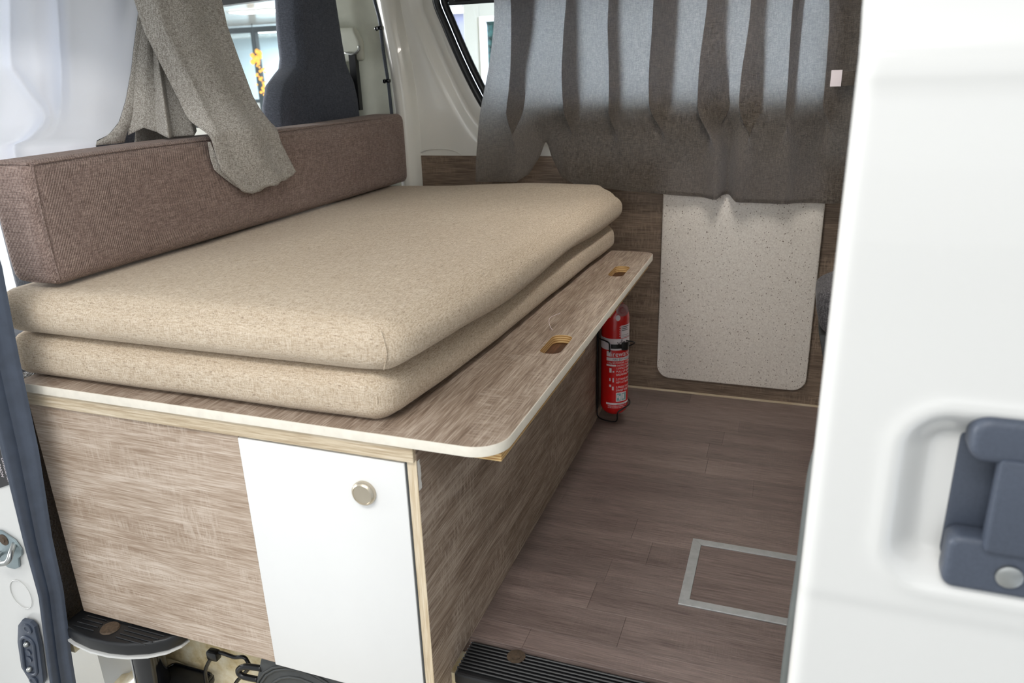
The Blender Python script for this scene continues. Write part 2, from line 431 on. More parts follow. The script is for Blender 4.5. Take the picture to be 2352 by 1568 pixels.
# ================================================================== THE SETTING
# ---- floor with separate vinyl planks
floor = struct('floor', box(-0.95, 1.5, 0.165, YW+0.03, -0.05, -0.003), 'plank')
RW = 0.0915; rows = [0.317+RW*k for k in range(-2, 14)]
fixed = {2: [0.198], 8: [0.497], 9: [0.367]}
rng = random.Random(3)
for k in range(len(rows)-1):
    ya, yb = max(rows[k], 0.166), min(rows[k+1], YW+0.012)
    if yb-ya < 0.01: continue
    if k in fixed: cuts = [fixed[k][0]]
    else: cuts = [rng.uniform(0.0, 0.45)]
    while cuts[-1] < 1.5: cuts.append(cuts[-1]+rng.uniform(0.42, 0.8))
    xs = [-0.30]+[c for c in cuts if c < 1.45]+[1.5]
    for a, b in zip(xs, xs[1:]):
        pl = obj('plank', box(a+0.0002, b-0.0002, ya+0.0002, yb-0.0002, -0.003, 0.0, r=0.0004, seg=1), 'plank', floor)

# ---- far side wall: lower laminate panel
wl = struct('wall_far', box(-0.72, 1.5, YW, YW+0.012, 0.0, 0.792, r=0.002), 'lam_wall_shaded')
def chamfer_panel():
    return prism(B(), [(-0.76, 0.60), (-0.722, 0.60), (-0.722, 0.788), (-0.735, 0.788), (-0.76, 0.765)], 'y', YW, YW+0.012)
obj('panel_end', chamfer_panel(), 'lam_wall_shaded', wl)
struct('baseboard_far', box(-0.02, 1.5, YW-0.006, YW-0.0005, 0.0005, 0.007, r=0.001), 'edge_light')

# ---- far side wall: pressed metal with the slanted window opening
def window_outline():
    raw = [(-0.615, 1.290), (-0.585, 1.205), (-0.520, 1.060), (-0.455, 0.945), (-0.395, 0.893), (-0.33, 0.882),
           (0.10, 0.882), (0.54, 0.882), (0.60, 0.91), (0.615, 0.97), (0.615, 1.20), (0.60, 1.285), (0.54, 1.305),
           (0.10, 1.305), (-0.35, 1.305), (-0.57, 1.308)]
    P = [Vector((a, 0, b)) for a, b in raw]; n = len(P); out = []
    for i in range(n):
        a, b, c, d = P[i-1], P[i], P[(i+1) % n], P[(i+2) % n]
        for k in range(8):
            t = k/8; out.append(0.5*((2*b)+(c-a)*t+(2*a-5*b+4*c-d)*t*t+(3*b-a-3*c+d)*t**3))
    return out
WO = window_outline()
def offset_ring(pts, d):
    n = len(pts); out = []
    for i in range(n):
        t = (pts[(i+1) % n]-pts[i-1]).normalized(); nr = Vector((t.z, 0, -t.x))
        out.append(pts[i]-nr*d)
    return out
def orient(pts):
    s = sum(pts[i].x*pts[(i+1) % len(pts)].z-pts[(i+1) % len(pts)].x*pts[i].z for i in range(len(pts)))
    return pts if s > 0 else pts[::-1]
WO = orient(WO)
_sgn = -1 if offset_ring(WO, 0.05)[60].z < WO[60].z and WO[60].z > 1.1 else 1
def ring(d): return offset_ring(WO, -d*1.0)
# decide which sign grows the outline
def area2(p): return abs(sum(p[i].x*p[(i+1) % len(p)].z-p[(i+1) % len(p)].x*p[i].z for i in range(len(p))))
if area2(ring(0.03)) < area2(WO):
    def ring(d): return offset_ring(WO, d)
bm = B(); prev = None
prof = [(0.0, 1.545), (0.002, 1.522), (0.010, 1.516), (0.048, 1.513), (0.053, 1.516), (0.060, 1.518), (0.074, 1.514), (0.088, 1.505), (0.105, 1.5015), (0.12, YW+0.002)]
for d, y in prof:
    R_ = [bm.verts.new((p.x, y, min(p.z, 1.40))) for p in ring(d)]
    if prev:
        for i in range(len(R_)): bm.faces.new((prev[i], prev[(i+1) % len(R_)], R_[(i+1) % len(R_)], R_[i]))
    prev = R_
out = []
for v in prev:
    p = v.co; c = Vector((0.0, 0, 1.09)); d = Vector((p.x-c.x, 0, p.z-c.z))
    tx = (1.5-c.x)/d.x if d.x > 1e-6 else (-0.80-c.x)/d.x if d.x < -1e-6 else 1e9
    tz = (1.41-c.z)/d.z if d.z > 1e-6 else (0.70-c.z)/d.z if d.z < -1e-6 else 1e9
    t = max(1.0, min(tx, tz)); out.append(bm.verts.new((c.x+d.x*t, YW+0.004, c.z+d.z*t)))
for i in range(len(out)): bm.faces.new((prev[i], prev[(i+1) % len(out)], out[(i+1) % len(out)], out[i]))
bmesh.ops.recalc_face_normals(bm, faces=bm.faces[:])
wu = struct('wall_far_upper', bm, 'paint_in', smooth=50)
# raised press mark low on the panel
obj('press_mark', tube(B(), smooth_path([(-0.715, YW+0.002, 0.80), (-0.68, YW+0.001, 0.812), (-0.62, YW+0.001, 0.815), (-0.575, YW+0.001, 0.808), (-0.555, YW+0.002, 0.797)]), 0.0035, 8), 'paint_in', wu, 60)
struct('wall_far_corner', box(1.1, 1.5, YW+0.006, YW+0.02, 0.75, 1.41), 'paint_in')

win = thing('window_1', (0.0, 1.53, 0.88), 'black rubber sealed slanted side window behind the grey curtain', 'window'); win['kind'] = 'structure'
bm = B(); r0 = [(p.x, 1.512, p.z) for p in ring(0.004)]
tube(bm, r0, 0.013, 10, closed=True); obj('seal', bm, 'rubber_dark', win, 60)
bm = B(); tube(bm, [(p.x, 1.528, p.z) for p in ring(-0.017)], 0.012, 10, closed=True); obj('inner_seal', bm, 'rubber_dark', win, 60)
bm = B(); rg = [(p.x, p.z) for p in ring(-0.008)]; prism(bm, rg, 'y', 1.531, 1.535); obj('pane', bm, 'glass', win)
obj('sliding_frame', box(-0.58, 0.58, 1.518, 1.530, 1.268, 1.292, r=0.003), 'rubber_dark', win)
obj('light_stop_rail', box(-0.36, 0.60, 1.512, 1.530, 0.878, 0.962, r=0.004), 'rubber_dark', win)  # added strip, unseen behind the curtain, blocks window light on its lower part
obj('catch', box(-0.555, -0.50, 1.508, 1.518, 1.278, 1.292, r=0.003), 'blk', win)

# ---- pillars and cab side beyond the bench
bm = B(); sec = [(-0.79, 1.512), (-0.785, 1.485), (-0.772, 1.462), (-0.752, 1.452), (-0.732, 1.456), (-0.716, 1.474), (-0.706, 1.5), (-0.70, 1.515)]
def pil(u, v):
    k = u*(len(sec)-1); i = min(int(k), len(sec)-2); t = k-i
    x = lerp(sec[i][0], sec[i+1][0], t); y = lerp(sec[i][1], sec[i+1][1], t); z = lerp(0.30, 1.41, v)
    return Vector((x-0.035*sstep(0.9, 1.41, z)-0.012*sstep(1.05, 1.4, z), y, z))
grid(bm, pil, 21, 14); bmesh.ops.recalc_face_normals(bm, faces=bm.faces[:])
struct('trim_1', bm, 'paint_in', smooth=60)
# plastic pillar cover with a stepped upper moulding
def cover(u, v):
    x = lerp(-1.14, -0.785, u); z = lerp(0.55, 1.41, v)
    y = 1.492-0.028*sstep(0.62, 0.42, u)*sstep(1.24, 1.20, z) - 0.012*sstep(1.195, 1.215, z)*sstep(0.8, 0.62, u) - 0.006*math.sin(u*5)
    y += 0.01*sstep(0.75, 0.95, u)
    return Vector((x, y, z))
bm = B(); grid(bm, cover, 30, 50); struct('trim_2', bm, 'trim_plastic', smooth=60)
# front door: panel, window bars and glass
fd = struct('wall_front_door', box(-2.3, -1.14, YW-0.02, YW+0.03, -0.1, 0.90, r=0.01), 'paint_in')
w2 = thing('window_2', (-1.7, 1.5, 0.90), 'front door window with black frame', 'window'); w2['kind'] = 'structure'
obj('frame_top', prism(B(), [(-2.3, 1.275), (-1.45, 1.312), (-1.13, 1.326), (-1.13, 1.40), (-2.3, 1.42)], 'y', YW-0.02, YW+0.02), 'rubber_dark', w2)
obj('frame_post', box(-1.16, -1.13, YW-0.02, YW+0.02, 0.90, 1.33), 'rubber_dark', w2)
obj('pane', box(-2.3, -1.155, YW+0.004, YW+0.008, 0.905, 1.37), 'glass', w2)
obj('frame_sill', box(-2.3, -1.13, YW-0.02, YW+0.02, 0.89, 0.915, r=0.004), 'rubber_dark', w2)

struct('floor_cab', box(-2.3, -0.863, -0.03, 1.5, -0.11, -0.058), 'cream')
# ---- roof, rear and near side shell
struct('ceiling', box(-2.3, 1.52, -0.12, 1.60, 1.41, 1.44), 'paint_in')
struct('wall_rear', box(1.5, 1.53, -0.1, 1.56, -0.1, 1.41), 'paint_in')
struct('wall_near_rear', box(0.70, 1.5, -0.085, -0.045, -0.30, 1.41), 'paint')
struct('wall_front_near', box(-2.3, -1.25, -0.10, -0.055, -0.45, 0.78), 'paint')

# ---- white door jamb beside the bed base
JZ = [-0.45, -0.182, -0.094, 0.081, 0.205, 0.288, 0.403, 0.60, 0.78, 1.41]
JX = [-0.95, -0.917, -0.901, -0.866, -0.869, -0.870, -0.871, -0.86, -0.842, -1.22]
SX = [-0.895, -0.862, -0.850, -0.820, -0.812, -0.800, -0.784, -0.770, -0.752, -1.15]
def jamb(u, v):
    z = lerp(-0.45, 1.41, v); xr = interp(z, JZ, JX)+0.002; xl = xr-lerp(0.42, 0.10, sstep(0.74, 0.84, z))
    t = u; x = lerp(xl, xr, t)
    y = -0.045-0.02*(1-t)**2 + (0.016*sstep(0.955, 1.0, t))
    return Vector((x, y, z))
struct('wall_jamb', sheet(jamb, 40, 90, 0.0), 'paint', smooth=40)
# rubber weatherstrip, ridged profile swept up the jamb
ridge = [(0.0, 0.0), (0.03, 0.010), (0.12, 0.016), (0.2, 0.016), (0.27, 0.022), (0.40, 0.036), (0.52, 0.034), (0.6, 0.018), (0.64, 0.012), (0.68, 0.020), (0.73, 0.023), (0.78, 0.014), (0.84, 0.010), (0.95, 0.006), (1.0, 0.0)]
def seal(u, v):
    z = lerp(-0.45, 1.36, v); a = interp(z, JZ, JX); b = interp(z, JZ, SX)
    x = lerp(a, b, u); wv = interp(u, [p[0] for p in ridge], [p[1] for p in ridge])
    return Vector((x, -0.047-wv, z))
bm = B(); grid(bm, seal, 56, 110); bmesh.ops.recalc_face_normals(bm, faces=bm.faces[:])
struct('trim_3', bm, 'rubber', smooth=60)
# dark grained plastic behind the seal
bm = B(); prism(bm, [(-0.03, -0.055), (0.12, -0.055), (0.12, 0.505), (-0.03, 0.505)], 'x', -0.94, -0.895, r=0.006)
struct('trim_4', bm, 'grain_blk', smooth=40)

# ---- door sill: ribbed black tread
sill = struct('trim_5', box(0.003, 1.4, 0.072, 0.1645, -0.034, -0.007, r=0.005), 'blk')
for k in range(9):
    y = 0.084+k*0.0086
    obj('rib', box(0.004, 1.4, y, y+0.0045, -0.0072, -0.0028, r=0.0015, seg=1), 'blk', sill)
bm = B(); lathe(bm, [(0, 0.0), (0.017, 0.0), (0.018, 0.002), (0.010, 0.003), (0.010, 0.005), (0.005, 0.0055), (0, 0.0055)], (0.103, 0.144, -0.004)); obj('screw', bm, 'rust', sill, 40)
struct('step_riser', box(-0.86, 1.4, 0.10, 0.16, -0.55, -0.036), 'cream')
def wellfn(u, v):
    x = lerp(-0.90, 1.3, u); y = lerp(-0.12, 0.098, v); z = -0.30
    z += 0.10*sstep(0.3, 1.0, v)*(0.55+0.45*math.sin(x*17+1.5)) + 0.012*noise.noise(Vector((x*14, y*14, 0)))
    z += 0.05*math.exp(-((x+0.49)**2+(y-0.055)**2)/0.0022)
    return Vector((x, y, z))
bm = B(); grid(bm, wellfn, 110, 26); struct('step_well', bm, 'cream', smooth=60)
# white inner corner of the well, with a round pressing
wc = struct('well_corner', sheet(lambda u, v: Vector((lerp(-0.96, -0.735, u), 0.085-0.03*sstep(0.75, 1.0, u)+0.02*u, lerp(-0.40, -0.062, v))), 24, 12, 0.003), 'paint', smooth=50)
for rr in (0.028, 0.041):
    obj('round_pressing', tube(B(), [(-0.885+rr*math.cos(a*math.pi/16)*0.9, 0.0815+(0.003 if rr > 0.03 else 0.003), -0.145+rr*1.25*math.sin(a*math.pi/16)) for a in range(32)], 0.0016, 6, closed=True), 'paint', wc, 60)

# ================================================================== BED BASE
bc = thing('bed_base_cabinet', (-0.42, 0.66, 0.0), 'grey-brown wood laminate bed base with one white door at the front', 'cabinet')
obj('front_panel', box(-0.845, -0.3475, 0.0, 0.016, -0.018, 0.4775, r=0.0008, seg=1), 'lam_front_lit', bc)
dr = obj('door', box(-0.3455, -0.021, -0.003, 0.013, -0.02, 0.4735, r=0.0015), 'door_white', bc, 40, 'plain white cabinet door')
bm = B(); lathe(bm, [(0.0, 0.0), (0.0215, 0.0), (0.022, 0.004), (0.021, 0.008), (0.0175, 0.011), (0.0168, 0.0095), (0.010, 0.009), (0, 0.0088)], (-0.099, -0.0032, 0.408), (0, -1, 0), 36)
obj('knob', bm, 'nickel', dr, 40, 'round satin nickel push knob')
obj('door_edge_band', box(-0.0205, -0.0175, -0.001, 0.013, -0.05, 0.476), 'dark_plastic', bc)
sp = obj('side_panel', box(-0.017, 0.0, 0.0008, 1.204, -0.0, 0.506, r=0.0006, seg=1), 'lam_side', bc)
obj('edge_band', box(-0.017, -0.0002, -0.0002, 0.0006, -0.06, 0.480), 'edge_post', sp)
obj('side_panel_foot', box(-0.017, -0.0004, 0.0008, 0.070, -0.06, -0.0005), 'lam_side', bc)
bm = B(); grid(bm, lambda u, v: Vector((0.0006+0.0006*noise.noise(Vector((u*9, v*7, 2))), 0.001+(0.010+0.004*noise.noise(Vector((v*5, 3, 1))))*u, lerp(0.425, 0.478, v))), 6, 12)
obj('filler_smear', bm, 'white_glue', sp, 60)
obj('side_panel', box(-0.019, -0.002, 1.2055, 1.335, 0.0, 0.506, r=0.0006, seg=1), 'lam_side', bc)
obj('apron_rail', box(-0.845, -0.0015, -0.007, 0.012, 0.4785, 0.5065, r=0.0012), 'edge_light', bc, None, 'pale wood rail under the white board edge')
obj('back_support', box(-0.845, -0.019, 1.31, 1.335, 0.0, 0.506), 'lam_x', bc)

# bed board with hand holes, edging and battens
bb = thing('bed_board', (-0.35, 0.66, 0.507), 'grey-brown laminate bed board with white edging and two hand holes', 'board')
BX0, BX1, BY0, BY1, BZ0 = -0.85, 0.147, -0.013, 1.335, 0.507
def board_pts(inset):
    x0, x1, y0, y1 = BX0, BX1-inset, BY0+inset, BY1
    pts = [(x0, y0)]
    r = 0.055-inset
    for i in range(11):
        a = math.radians(270+9*i); pts.append((x1-r+r*math.cos(a), y0+r+r*math.sin(a)))
    r = 0.035
    for i in range(9):
        a = math.radians(90*i/8); pts.append((x1-r+r*math.cos(a), y1-r+r*math.sin(a)))
    pts.append((x0, y1)); return pts
holes = [rrect(0.0725, 0.1165, 0.405, 0.522, 0.019, 7), rrect(0.0695, 0.1125, 1.026, 1.144, 0.019, 7)]
def board():
    bm = B(); outer = board_pts(0.0018); loops = [outer]+holes; edges = []; tops = []
    for L in loops:
        vs = [bm.verts.new((a, b, ZB)) for a, b in L]; tops.append(vs)
        for i in range(len(vs)): edges.append(bm.edges.new((vs[i], vs[(i+1) % len(vs)])))
    bmesh.ops.triangle_fill(bm, use_beauty=True, use_dissolve=False, edges=edges)
    for f in list(bm.faces):
        c = f.calc_center_median()
        for h in holes:
            if h[0][0]*0 + min(p[0] for p in h) < c.x < max(p[0] for p in h) and min(p[1] for p in h) < c.y < max(p[1] for p in h):
                bm.faces.remove(f); break
    low = {}
    for f in list(bm.faces):
        if f.normal.z < 0: f.normal_flip()
    for vs in tops:
        lo = [bm.verts.new((v.co.x, v.co.y, BZ0)) for v in vs]
        for v, q in zip(vs, lo): low[v] = q
        for i in range(len(vs)): bm.faces.new((vs[i], vs[(i+1) % len(vs)], lo[(i+1) % len(vs)], lo[i]))
    for f in [f for f in bm.faces if all(v in low for v in f.verts)]:
        bm.faces.new([low[v] for v in reversed(f.verts)])
    bmesh.ops.recalc_face_normals(bm, faces=bm.faces[:])
    return bm
panel = obj('board_panel', board(), 'lam_y', bb)
panel.data.materials.append(MAT['ply'])
for p in panel.data.polygons:
    if abs(p.normal.z) < 0.5:
        c = p.center+Vector(bb.location)
        if 0.06 < c.x < 0.12 and c.y > 0.3 and c.y < 1.2: p.material_index = 1
bm = B(); a = board_pts(0.0018)[:-1]; b = board_pts(0.0)[:-1]; n = len(a)
def edge_profile(t):  # (outwards share, z)
    return [(0.0, ZB-0.0002), (0.7, ZB-0.0002), (1.0, ZB-0.0012), (1.0, BZ0+0.001), (0.0, BZ0)][t]
rings = []
for i in range(n):
    rings.append([bm.verts.new((lerp(a[i][0], b[i][0], s), lerp(a[i][1], b[i][1], s), z)) for s, z in map(edge_profile, range(5))])
for i in range(n-1):
    for k in range(4): bm.faces.new((rings[i][k], rings[i+1][k], rings[i+1][k+1], rings[i][k+1]))
bmesh.ops.recalc_face_normals(bm, faces=bm.faces[:])
obj('edging', bm, 'white_edge', bb, 30, 'white plastic edging strip')
for y0, y1 in ((0.022, 0.535), (0.775, 1.285)):
    bt = obj('batten', box(0.055, 0.137, y0, y1, 0.488, 0.5065, r=0.0008, seg=1), 'ply', bb)
    bt.data.materials.append(MAT['brown_wood'])
    for p in bt.data.polygons:
        if abs(p.normal.z) > 0.9: p.material_index = 1
tag(obj('thread', tube(B(), smooth_path([(0.062, 0.545, ZB+0.001), (0.052, 0.56, ZB+0.002), (0.036, 0.60, ZB+0.002), (0.032, 0.63, ZB+0.002), (0.043, 0.668, ZB+0.001)]), 0.0006, 5), 'print_white'),
    'thin white thread lying on the bed board by the near hand hole', 'thread')

# ================================================================== MATTRESS CUSHIONS
RY = [-0.1, 0.0, 0.06, 0.17, 0.43, 0.88, 1.39, 1.6]
RX = [-0.075, -0.066, -0.050, -0.037, -0.020, -0.004, 0.018, 0.020]
def matt(upper):
    z0, z1 = (0.6140, 0.700) if upper else (0.5255, 0.6120)
    sx0, sx1, sy0, sy1 = -0.885, 0.0, 0.004 if upper else 0.012, 1.432 if upper else 1.415
    def post(p, u, v, w):
        shift = interp(p.y, RY, RX)+(0.030-0.012*sstep(0.3, 1.0, p.y) if upper else 0.0)
        k = sstep(0.55, 1.0, u); p.x += shift*k
        cx = 1-(2*u-1)**4; cy = 1-(2*v-1)**6; cz = 1-(2*w-1)**2
        # rounded far corner in plan
        fc = sstep(0.90, 1.0, u)*sstep(0.93, 1.0, v); p.x -= 0.05*fc; p.y -= 0.035*fc
        # bulging borders
        p.y -= 0.008*cz*sstep(0.06, 0.0, v)*cx; p.x += 0.009*cz*sstep(0.95, 1.0, u)
        if w > 0.5:
            p.z += (0.020 if upper else 0.0)*cx*cy*sstep(-0.80, -0.45, p.x)*(w-0.5)*2
            if upper: p.z += 0.014*sstep(0.80, 0.95, v)*sstep(-0.6, -0.25, p.x)*sstep(1.02, 0.98, v)*sstep(1.0, 0.9, u)
        else:
            lift = 0.0
            if upper: lift = 0.006*math.sin(p.y*9.0+0.4)*sstep(0.9, 1.0, u)
            p.z += lift*(0.5-w)*2
        if w <= 0.5 and upper: p.z = max(p.z, 0.6125) 
        n_ = noise.noise(Vector((p.x*6, p.y*6, p.z*9+(5 if upper else 0))))
        p += Vector((0.003*n_*k, 0.0025*n_*sstep(0.2, 0.0, v), 0.003*n_*cx*cy*max(0, w-0.5)*2*(1 if upper else 0)))
        return p
    return cushion(sx0, sx1, sy0, sy1, z0, z1, 0.036 if upper else 0.030, 60, 90, 12, post)
mu = obj('mattress_cushion', matt(True), 'beige', smooth=180)
tag(mu, 'beige woven foam mattress cushion, upper one of the stacked pair', 'cushion', 'stacked beige mattress cushions')
ml = obj('mattress_cushion', matt(False), 'beige', smooth=180)
tag(ml, 'beige woven foam mattress cushion, lower one lying on the bed board', 'cushion', 'stacked beige mattress cushions')
for m_, zz0, zz1, xx, yy in ((mu, 0.625, 0.690, -0.046, 0.009), (ml, 0.540, 0.598, -0.075, 0.017)):
    obj('corner_seam', tube(B(), smooth_path([(xx-0.006, yy+0.006, zz0), (xx+0.006, yy-0.002, (zz0+zz1)/2), (xx-0.004, yy+0.004, zz1)]), 0.0012, 6), 'beige', m_, 60)

# ================================================================== BACKREST
def bpost(p, u, v, w):
    cy = 1-(2*v-1)**6; cz = 1-(2*w-1)**4
    if u > 0.5: p.x += 0.010*cy*cz*(u-0.5)*2
    if w > 0.5: p.z += 0.006*math.sin(v*7)*0.5*cy*(w-0.5)*2
    p.y -= 0.006*cz*sstep(0.05, 0, v)
    p.z -= 0.010*sstep(0.97, 1.0, v)*w
    return p
br = obj('backrest_cushion', cushion(-0.855, -0.745, 0.040, 1.487, 0.7065, 0.936, 0.020, 14, 80, 24, bpost), 'brown', smooth=180)
tag(br, 'long brown woven backrest cushion standing on the beige mattress', 'cushion')
def piping(pts): obj('piping', tube(B(), smooth_path(pts, 8), 0.0017, 6), 'brown', br, 60)
piping([(-0.7465, 0.050, 0.715), (-0.744, 0.0445, 0.80), (-0.744, 0.0445, 0.86), (-0.7465, 0.050, 0.928)])
piping([(-0.7465, 0.050, 0.930), (-0.7475, 0.30, 0.9335), (-0.7475, 0.75, 0.930), (-0.7475, 1.2, 0.930), (-0.749, 1.46, 0.922)])
piping([(-0.845, 0.044, 0.930), (-0.80, 0.0425, 0.931), (-0.752, 0.0455, 0.930)])
piping([(-0.845, 0.046, 0.716), (-0.80, 0.043, 0.714), (-0.752, 0.0465, 0.715)])

# ================================================================== TABLE LEAF AGAINST THE WALL
tb = thing('folding_table_top', (0.38, 1.48, 0.05), 'speckled pale laminate table top hanging upright against the far wall', 'table')
tp = rrect(0.148, 0.617, 0.060, 0.78, 0.040, 8)
obj('top', prism(B(), tp, 'y', 1.4785, 1.4955, r=0.0012), 'speckle', tb, 35)
bm = B(); inn = rrect(0.1485, 0.6165, 0.0605, 0.7795, 0.0395, 8)
tube(bm, [(a, 1.4868, b) for a, b in tp], 0.0052, 8, closed=True)
for v in bm.verts: v.co.y = 1.4868+(v.co.y-1.4868)*1.5
obj('edge_band', bm, 'speckle', tb, 60)
obj('hinge_rail', box(0.22, 0.55, 1.4955, YW-0.0002, 0.30, 0.36), 'alu', tb)

# ================================================================== FLOOR HATCH
fh = thing('floor_hatch', (0.56, 0.51, 0.0), 'floor hatch with grey metal frame and wood look infill', 'hatch')
hx0, hx1, hy0, hy1, hw = 0.376, 0.80, 0.386, 0.633, 0.021
for pts in ([(hx0, hy0), (hx1, hy0), (hx1-hw, hy0+hw), (hx0+hw, hy0+hw)], [(hx1, hy0), (hx1, hy1), (hx1-hw, hy1-hw), (hx1-hw, hy0+hw)],
            [(hx1, hy1), (hx0, hy1), (hx0+hw, hy1-hw), (hx1-hw, hy1-hw)], [(hx0, hy1), (hx0, hy0), (hx0+hw, hy0+hw), (hx0+hw, hy1-hw)]):
    obj('frame_strip', prism(B(), pts, 'z', 0.0002, 0.0032, r=0.0004, seg=1), 'alu', fh)
obj('infill', box(hx0+hw+0.001, hx1-hw-0.001, hy0+hw+0.001, hy1-hw-0.001, 0.0002, 0.0014), 'hatch_plank', fh)

# ================================================================== FIRE EXTINGUISHER AND BRACKET
EX, EY, ER, EZ, ZS = 0.0545, 1.215, 0.0425, 0.028, 1.21
fe = thing('fire_extinguisher', (EX, EY, EZ), 'small red fire extinguisher with printed white instructions beside the bed base', 'extinguisher')
bm = B(); pr_ = [(0, 0.0)]+[(ER*math.sin(a), 0.028*(1-math.cos(a))) for a in [math.radians(q) for q in range(12, 91, 13)]]+[(ER, 0.03), (ER, 0.262)]
pr_ += [(ER*(0.36+0.64*math.cos(a)), 0.262+0.040*math.sin(a)) for a in [math.radians(q) for q in range(10, 91, 16)]]+[(0.0153, 0.303), (0.0153, 0.312), (0, 0.312)]
pr_ = [(r, h*ZS) for r, h in pr_]; lathe(bm, pr_, (EX, EY, EZ), n=48); cyl = obj('cylinder', bm, 'red', fe, 40)
bm = B(); lathe(bm, [(0.0, 0), (0.015, 0), (0.015, 0.018), (0.011, 0.022), (0.011, 0.034), (0, 0.034)], (EX, EY, EZ+0.311*ZS)); obj('valve', bm, 'blk', fe, 40)
obj('lever', prism(B(), [(EX-0.030, EZ+0.400), (EX+0.030, EZ+0.404), (EX+0.032, EZ+0.409), (EX-0.030, EZ+0.408)], 'y', EY-0.008, EY+0.008, r=0.001), 'red', fe)
bm = B(); gx = Vector((0.42, -0.90, 0.12)).normalized()
lathe(bm, [(0, 0), (0.018, 0.0), (0.020, 0.004), (0.019, 0.012), (0.014, 0.014), (0.009, 0.013), (0.0075, 0.017), (0, 0.018)], (EX+0.022, EY-0.018, EZ+0.350), gx, 28); obj('gauge_cap', bm, 'clear_plastic', fe, 40, 'clear plastic gauge cap')
FA = math.atan2(CAM.y-EY, CAM.x-EX) + 0.0   # printed side faces the open door
FA = -1.36
def cylpt(s, z, e=0.0): a = FA+s/ER; return Vector((EX+(ER+e)*math.cos(a), EY+(ER+e)*math.sin(a), EZ+z*ZS))
def band(s0, s1, z0, z1, e=0.0004, nu=16, nv=1):
    bm = B(); grid(bm, lambda u, v: cylpt(lerp(s0, s1, u), lerp(z0, z1, v), e), nu, nv); return bm
def wrap_text(s, size, s0, z, e=0.0008, mat='print_white', name='lettering'):
    bm = text_mesh(s, size)
    for v in bm.verts: v.co = cylpt(s0+v.co.x, z+v.co.y, e)
    obj(name, bm, mat, cyl)
obj('label_band', band(-0.075, 0.075, 0.187, 0.2175, nu=40), 'print_white', cyl)
obj('sticker', band(0.018, 0.060, 0.219, 0.252), 'print_white', cyl)
for k in range(5):
    zz = 0.222+k*0.006; bm = B()
    for q in ((0.0125, 0.0155),):
        vs = [bm.verts.new(cylpt(a, b, 0.0005)) for a, b in ((0.0155, zz), (0.0175, zz), (0.0150, zz+0.0022), (0.0175, zz+0.0044), (0.0155, zz+0.0044), (0.0125, zz+0.0022))]
        bm.faces.new(vs)
    obj('chevron', bm, 'print_white', cyl)
for k, wd in enumerate((0.028, 0.022, 0.026, 0.030, 0.030)):
    obj('print_line', band(0.020, 0.020+wd, (0.247, 0.2425, 0.238, 0.226, 0.2215)[k], (0.2488, 0.2442, 0.2397, 0.2268, 0.2223)[k], 0.0008, 6), 'print_black', cyl)
bm = B(); bmesh.ops.create_circle(bm, cap_ends=True, radius=0.0072, segments=20)
for v in bm.verts: 
    s_, z_ = v.co.x+0.008, v.co.y+0.272
    rr = ER*(0.36+0.64*math.cos(math.asin(min(1, (z_-0.262)/0.040)))) if z_ > 0.262 else ER
    a = FA+s_/ER; v.co = Vector((EX+(rr+0.0008)*math.cos(a), EY+(rr+0.0008)*math.sin(a), EZ+z_*ZS))
obj('round_sticker', bm, 'print_white', cyl)
wrap_text('yJao', 0.026, 0.006, 0.198, mat='print_black', name='handwriting')
obj('logo_block', band(-0.026, -0.012, 0.170, 0.184), 'print_white', cyl)
wrap_text('fireward', 0.0205, -0.0165, 0.1705)
obj('title_strip', band(-0.026, 0.060, 0.1585, 0.1675), 'print_white', cyl)
wrap_text('FIRE EXTINGUISHER', 0.0085, -0.006, 0.1602, 0.0011, 'print_black')
wrap_text('1.0kg BE POWDER TYPE EXT', 0.0068, -0.023, 0.1512)
obj('print_bar', band(-0.026, 0.0045, 0.1445, 0.1487), 'print_white', cyl)
wrap_text('INSTRUCTIONS', 0.0066, 0.007, 0.1442)
for z, s in ((0.136, '1.HOLD UPRIGHT'), (0.1275, 'PULL UP LEVER'), (0.119, 'BREAKING PIN'), (0.1065, '2.STAND BACK 2m'), (0.098, 'AIM AT BASE OF FIRE'), (0.0845, '3.PRESS TOP LEVER'), (0.0760, 'SWEEP SIDE TO SIDE')):
    wrap_text(s, 0.0082, 0.005, z)
obj('pictogram', band(-0.016, -0.009, 0.127, 0.139), 'print_white', cyl)
obj('pictogram', band(-0.006, -0.001, 0.128, 0.1315), 'print_white', cyl)
obj('pictogram', band(-0.006, -0.002, 0.101, 0.113), 'print_white', cyl)
obj('pictogram', band(-0.016, -0.012, 0.104, 0.112), 'print_white', cyl)
obj('pictogram', band(-0.007, -0.002, 0.079, 0.089), 'print_white', cyl)
obj('pictogram', band(-0.016, -0.010, 0.088, 0.094), 'print_white', cyl)
obj('class_label', band(0.0055, 0.042, 0.0475, 0.0725), 'print_white', cyl)
obj('class_square', band(0.0075, 0.021, 0.050, 0.070, 0.0008, 6), 'print_teal', cyl)
obj('class_square', band(0.0235, 0.040, 0.050, 0.070, 0.0008, 6), 'print_teal', cyl)
obj('class_icon', band(0.009, 0.0135, 0.058, 0.0665, 0.0011, 4), 'print_white', cyl)
obj('class_icon', band(0.015, 0.0195, 0.0525, 0.063, 0.0011, 4), 'print_white', cyl)
obj('class_icon', band(0.026, 0.032, 0.054, 0.067, 0.0011, 4), 'print_white', cyl)
obj('title_strip', band(-0.026, 0.060, 0.0385, 0.0435), 'print_white', cyl)
wrap_text('SAFETY NOTES', 0.0042, 0.008, 0.0394, 0.0011, 'print_black')
for z, s, s0, sz in ((0.0335, 'WHEN LOWER POWERED IS USED', -0.020, 0.0042), (0.0292, 'LEVER IS LOCKED AND OPEN', -0.020, 0.0042)):
    wrap_text(s, sz, s0, z)
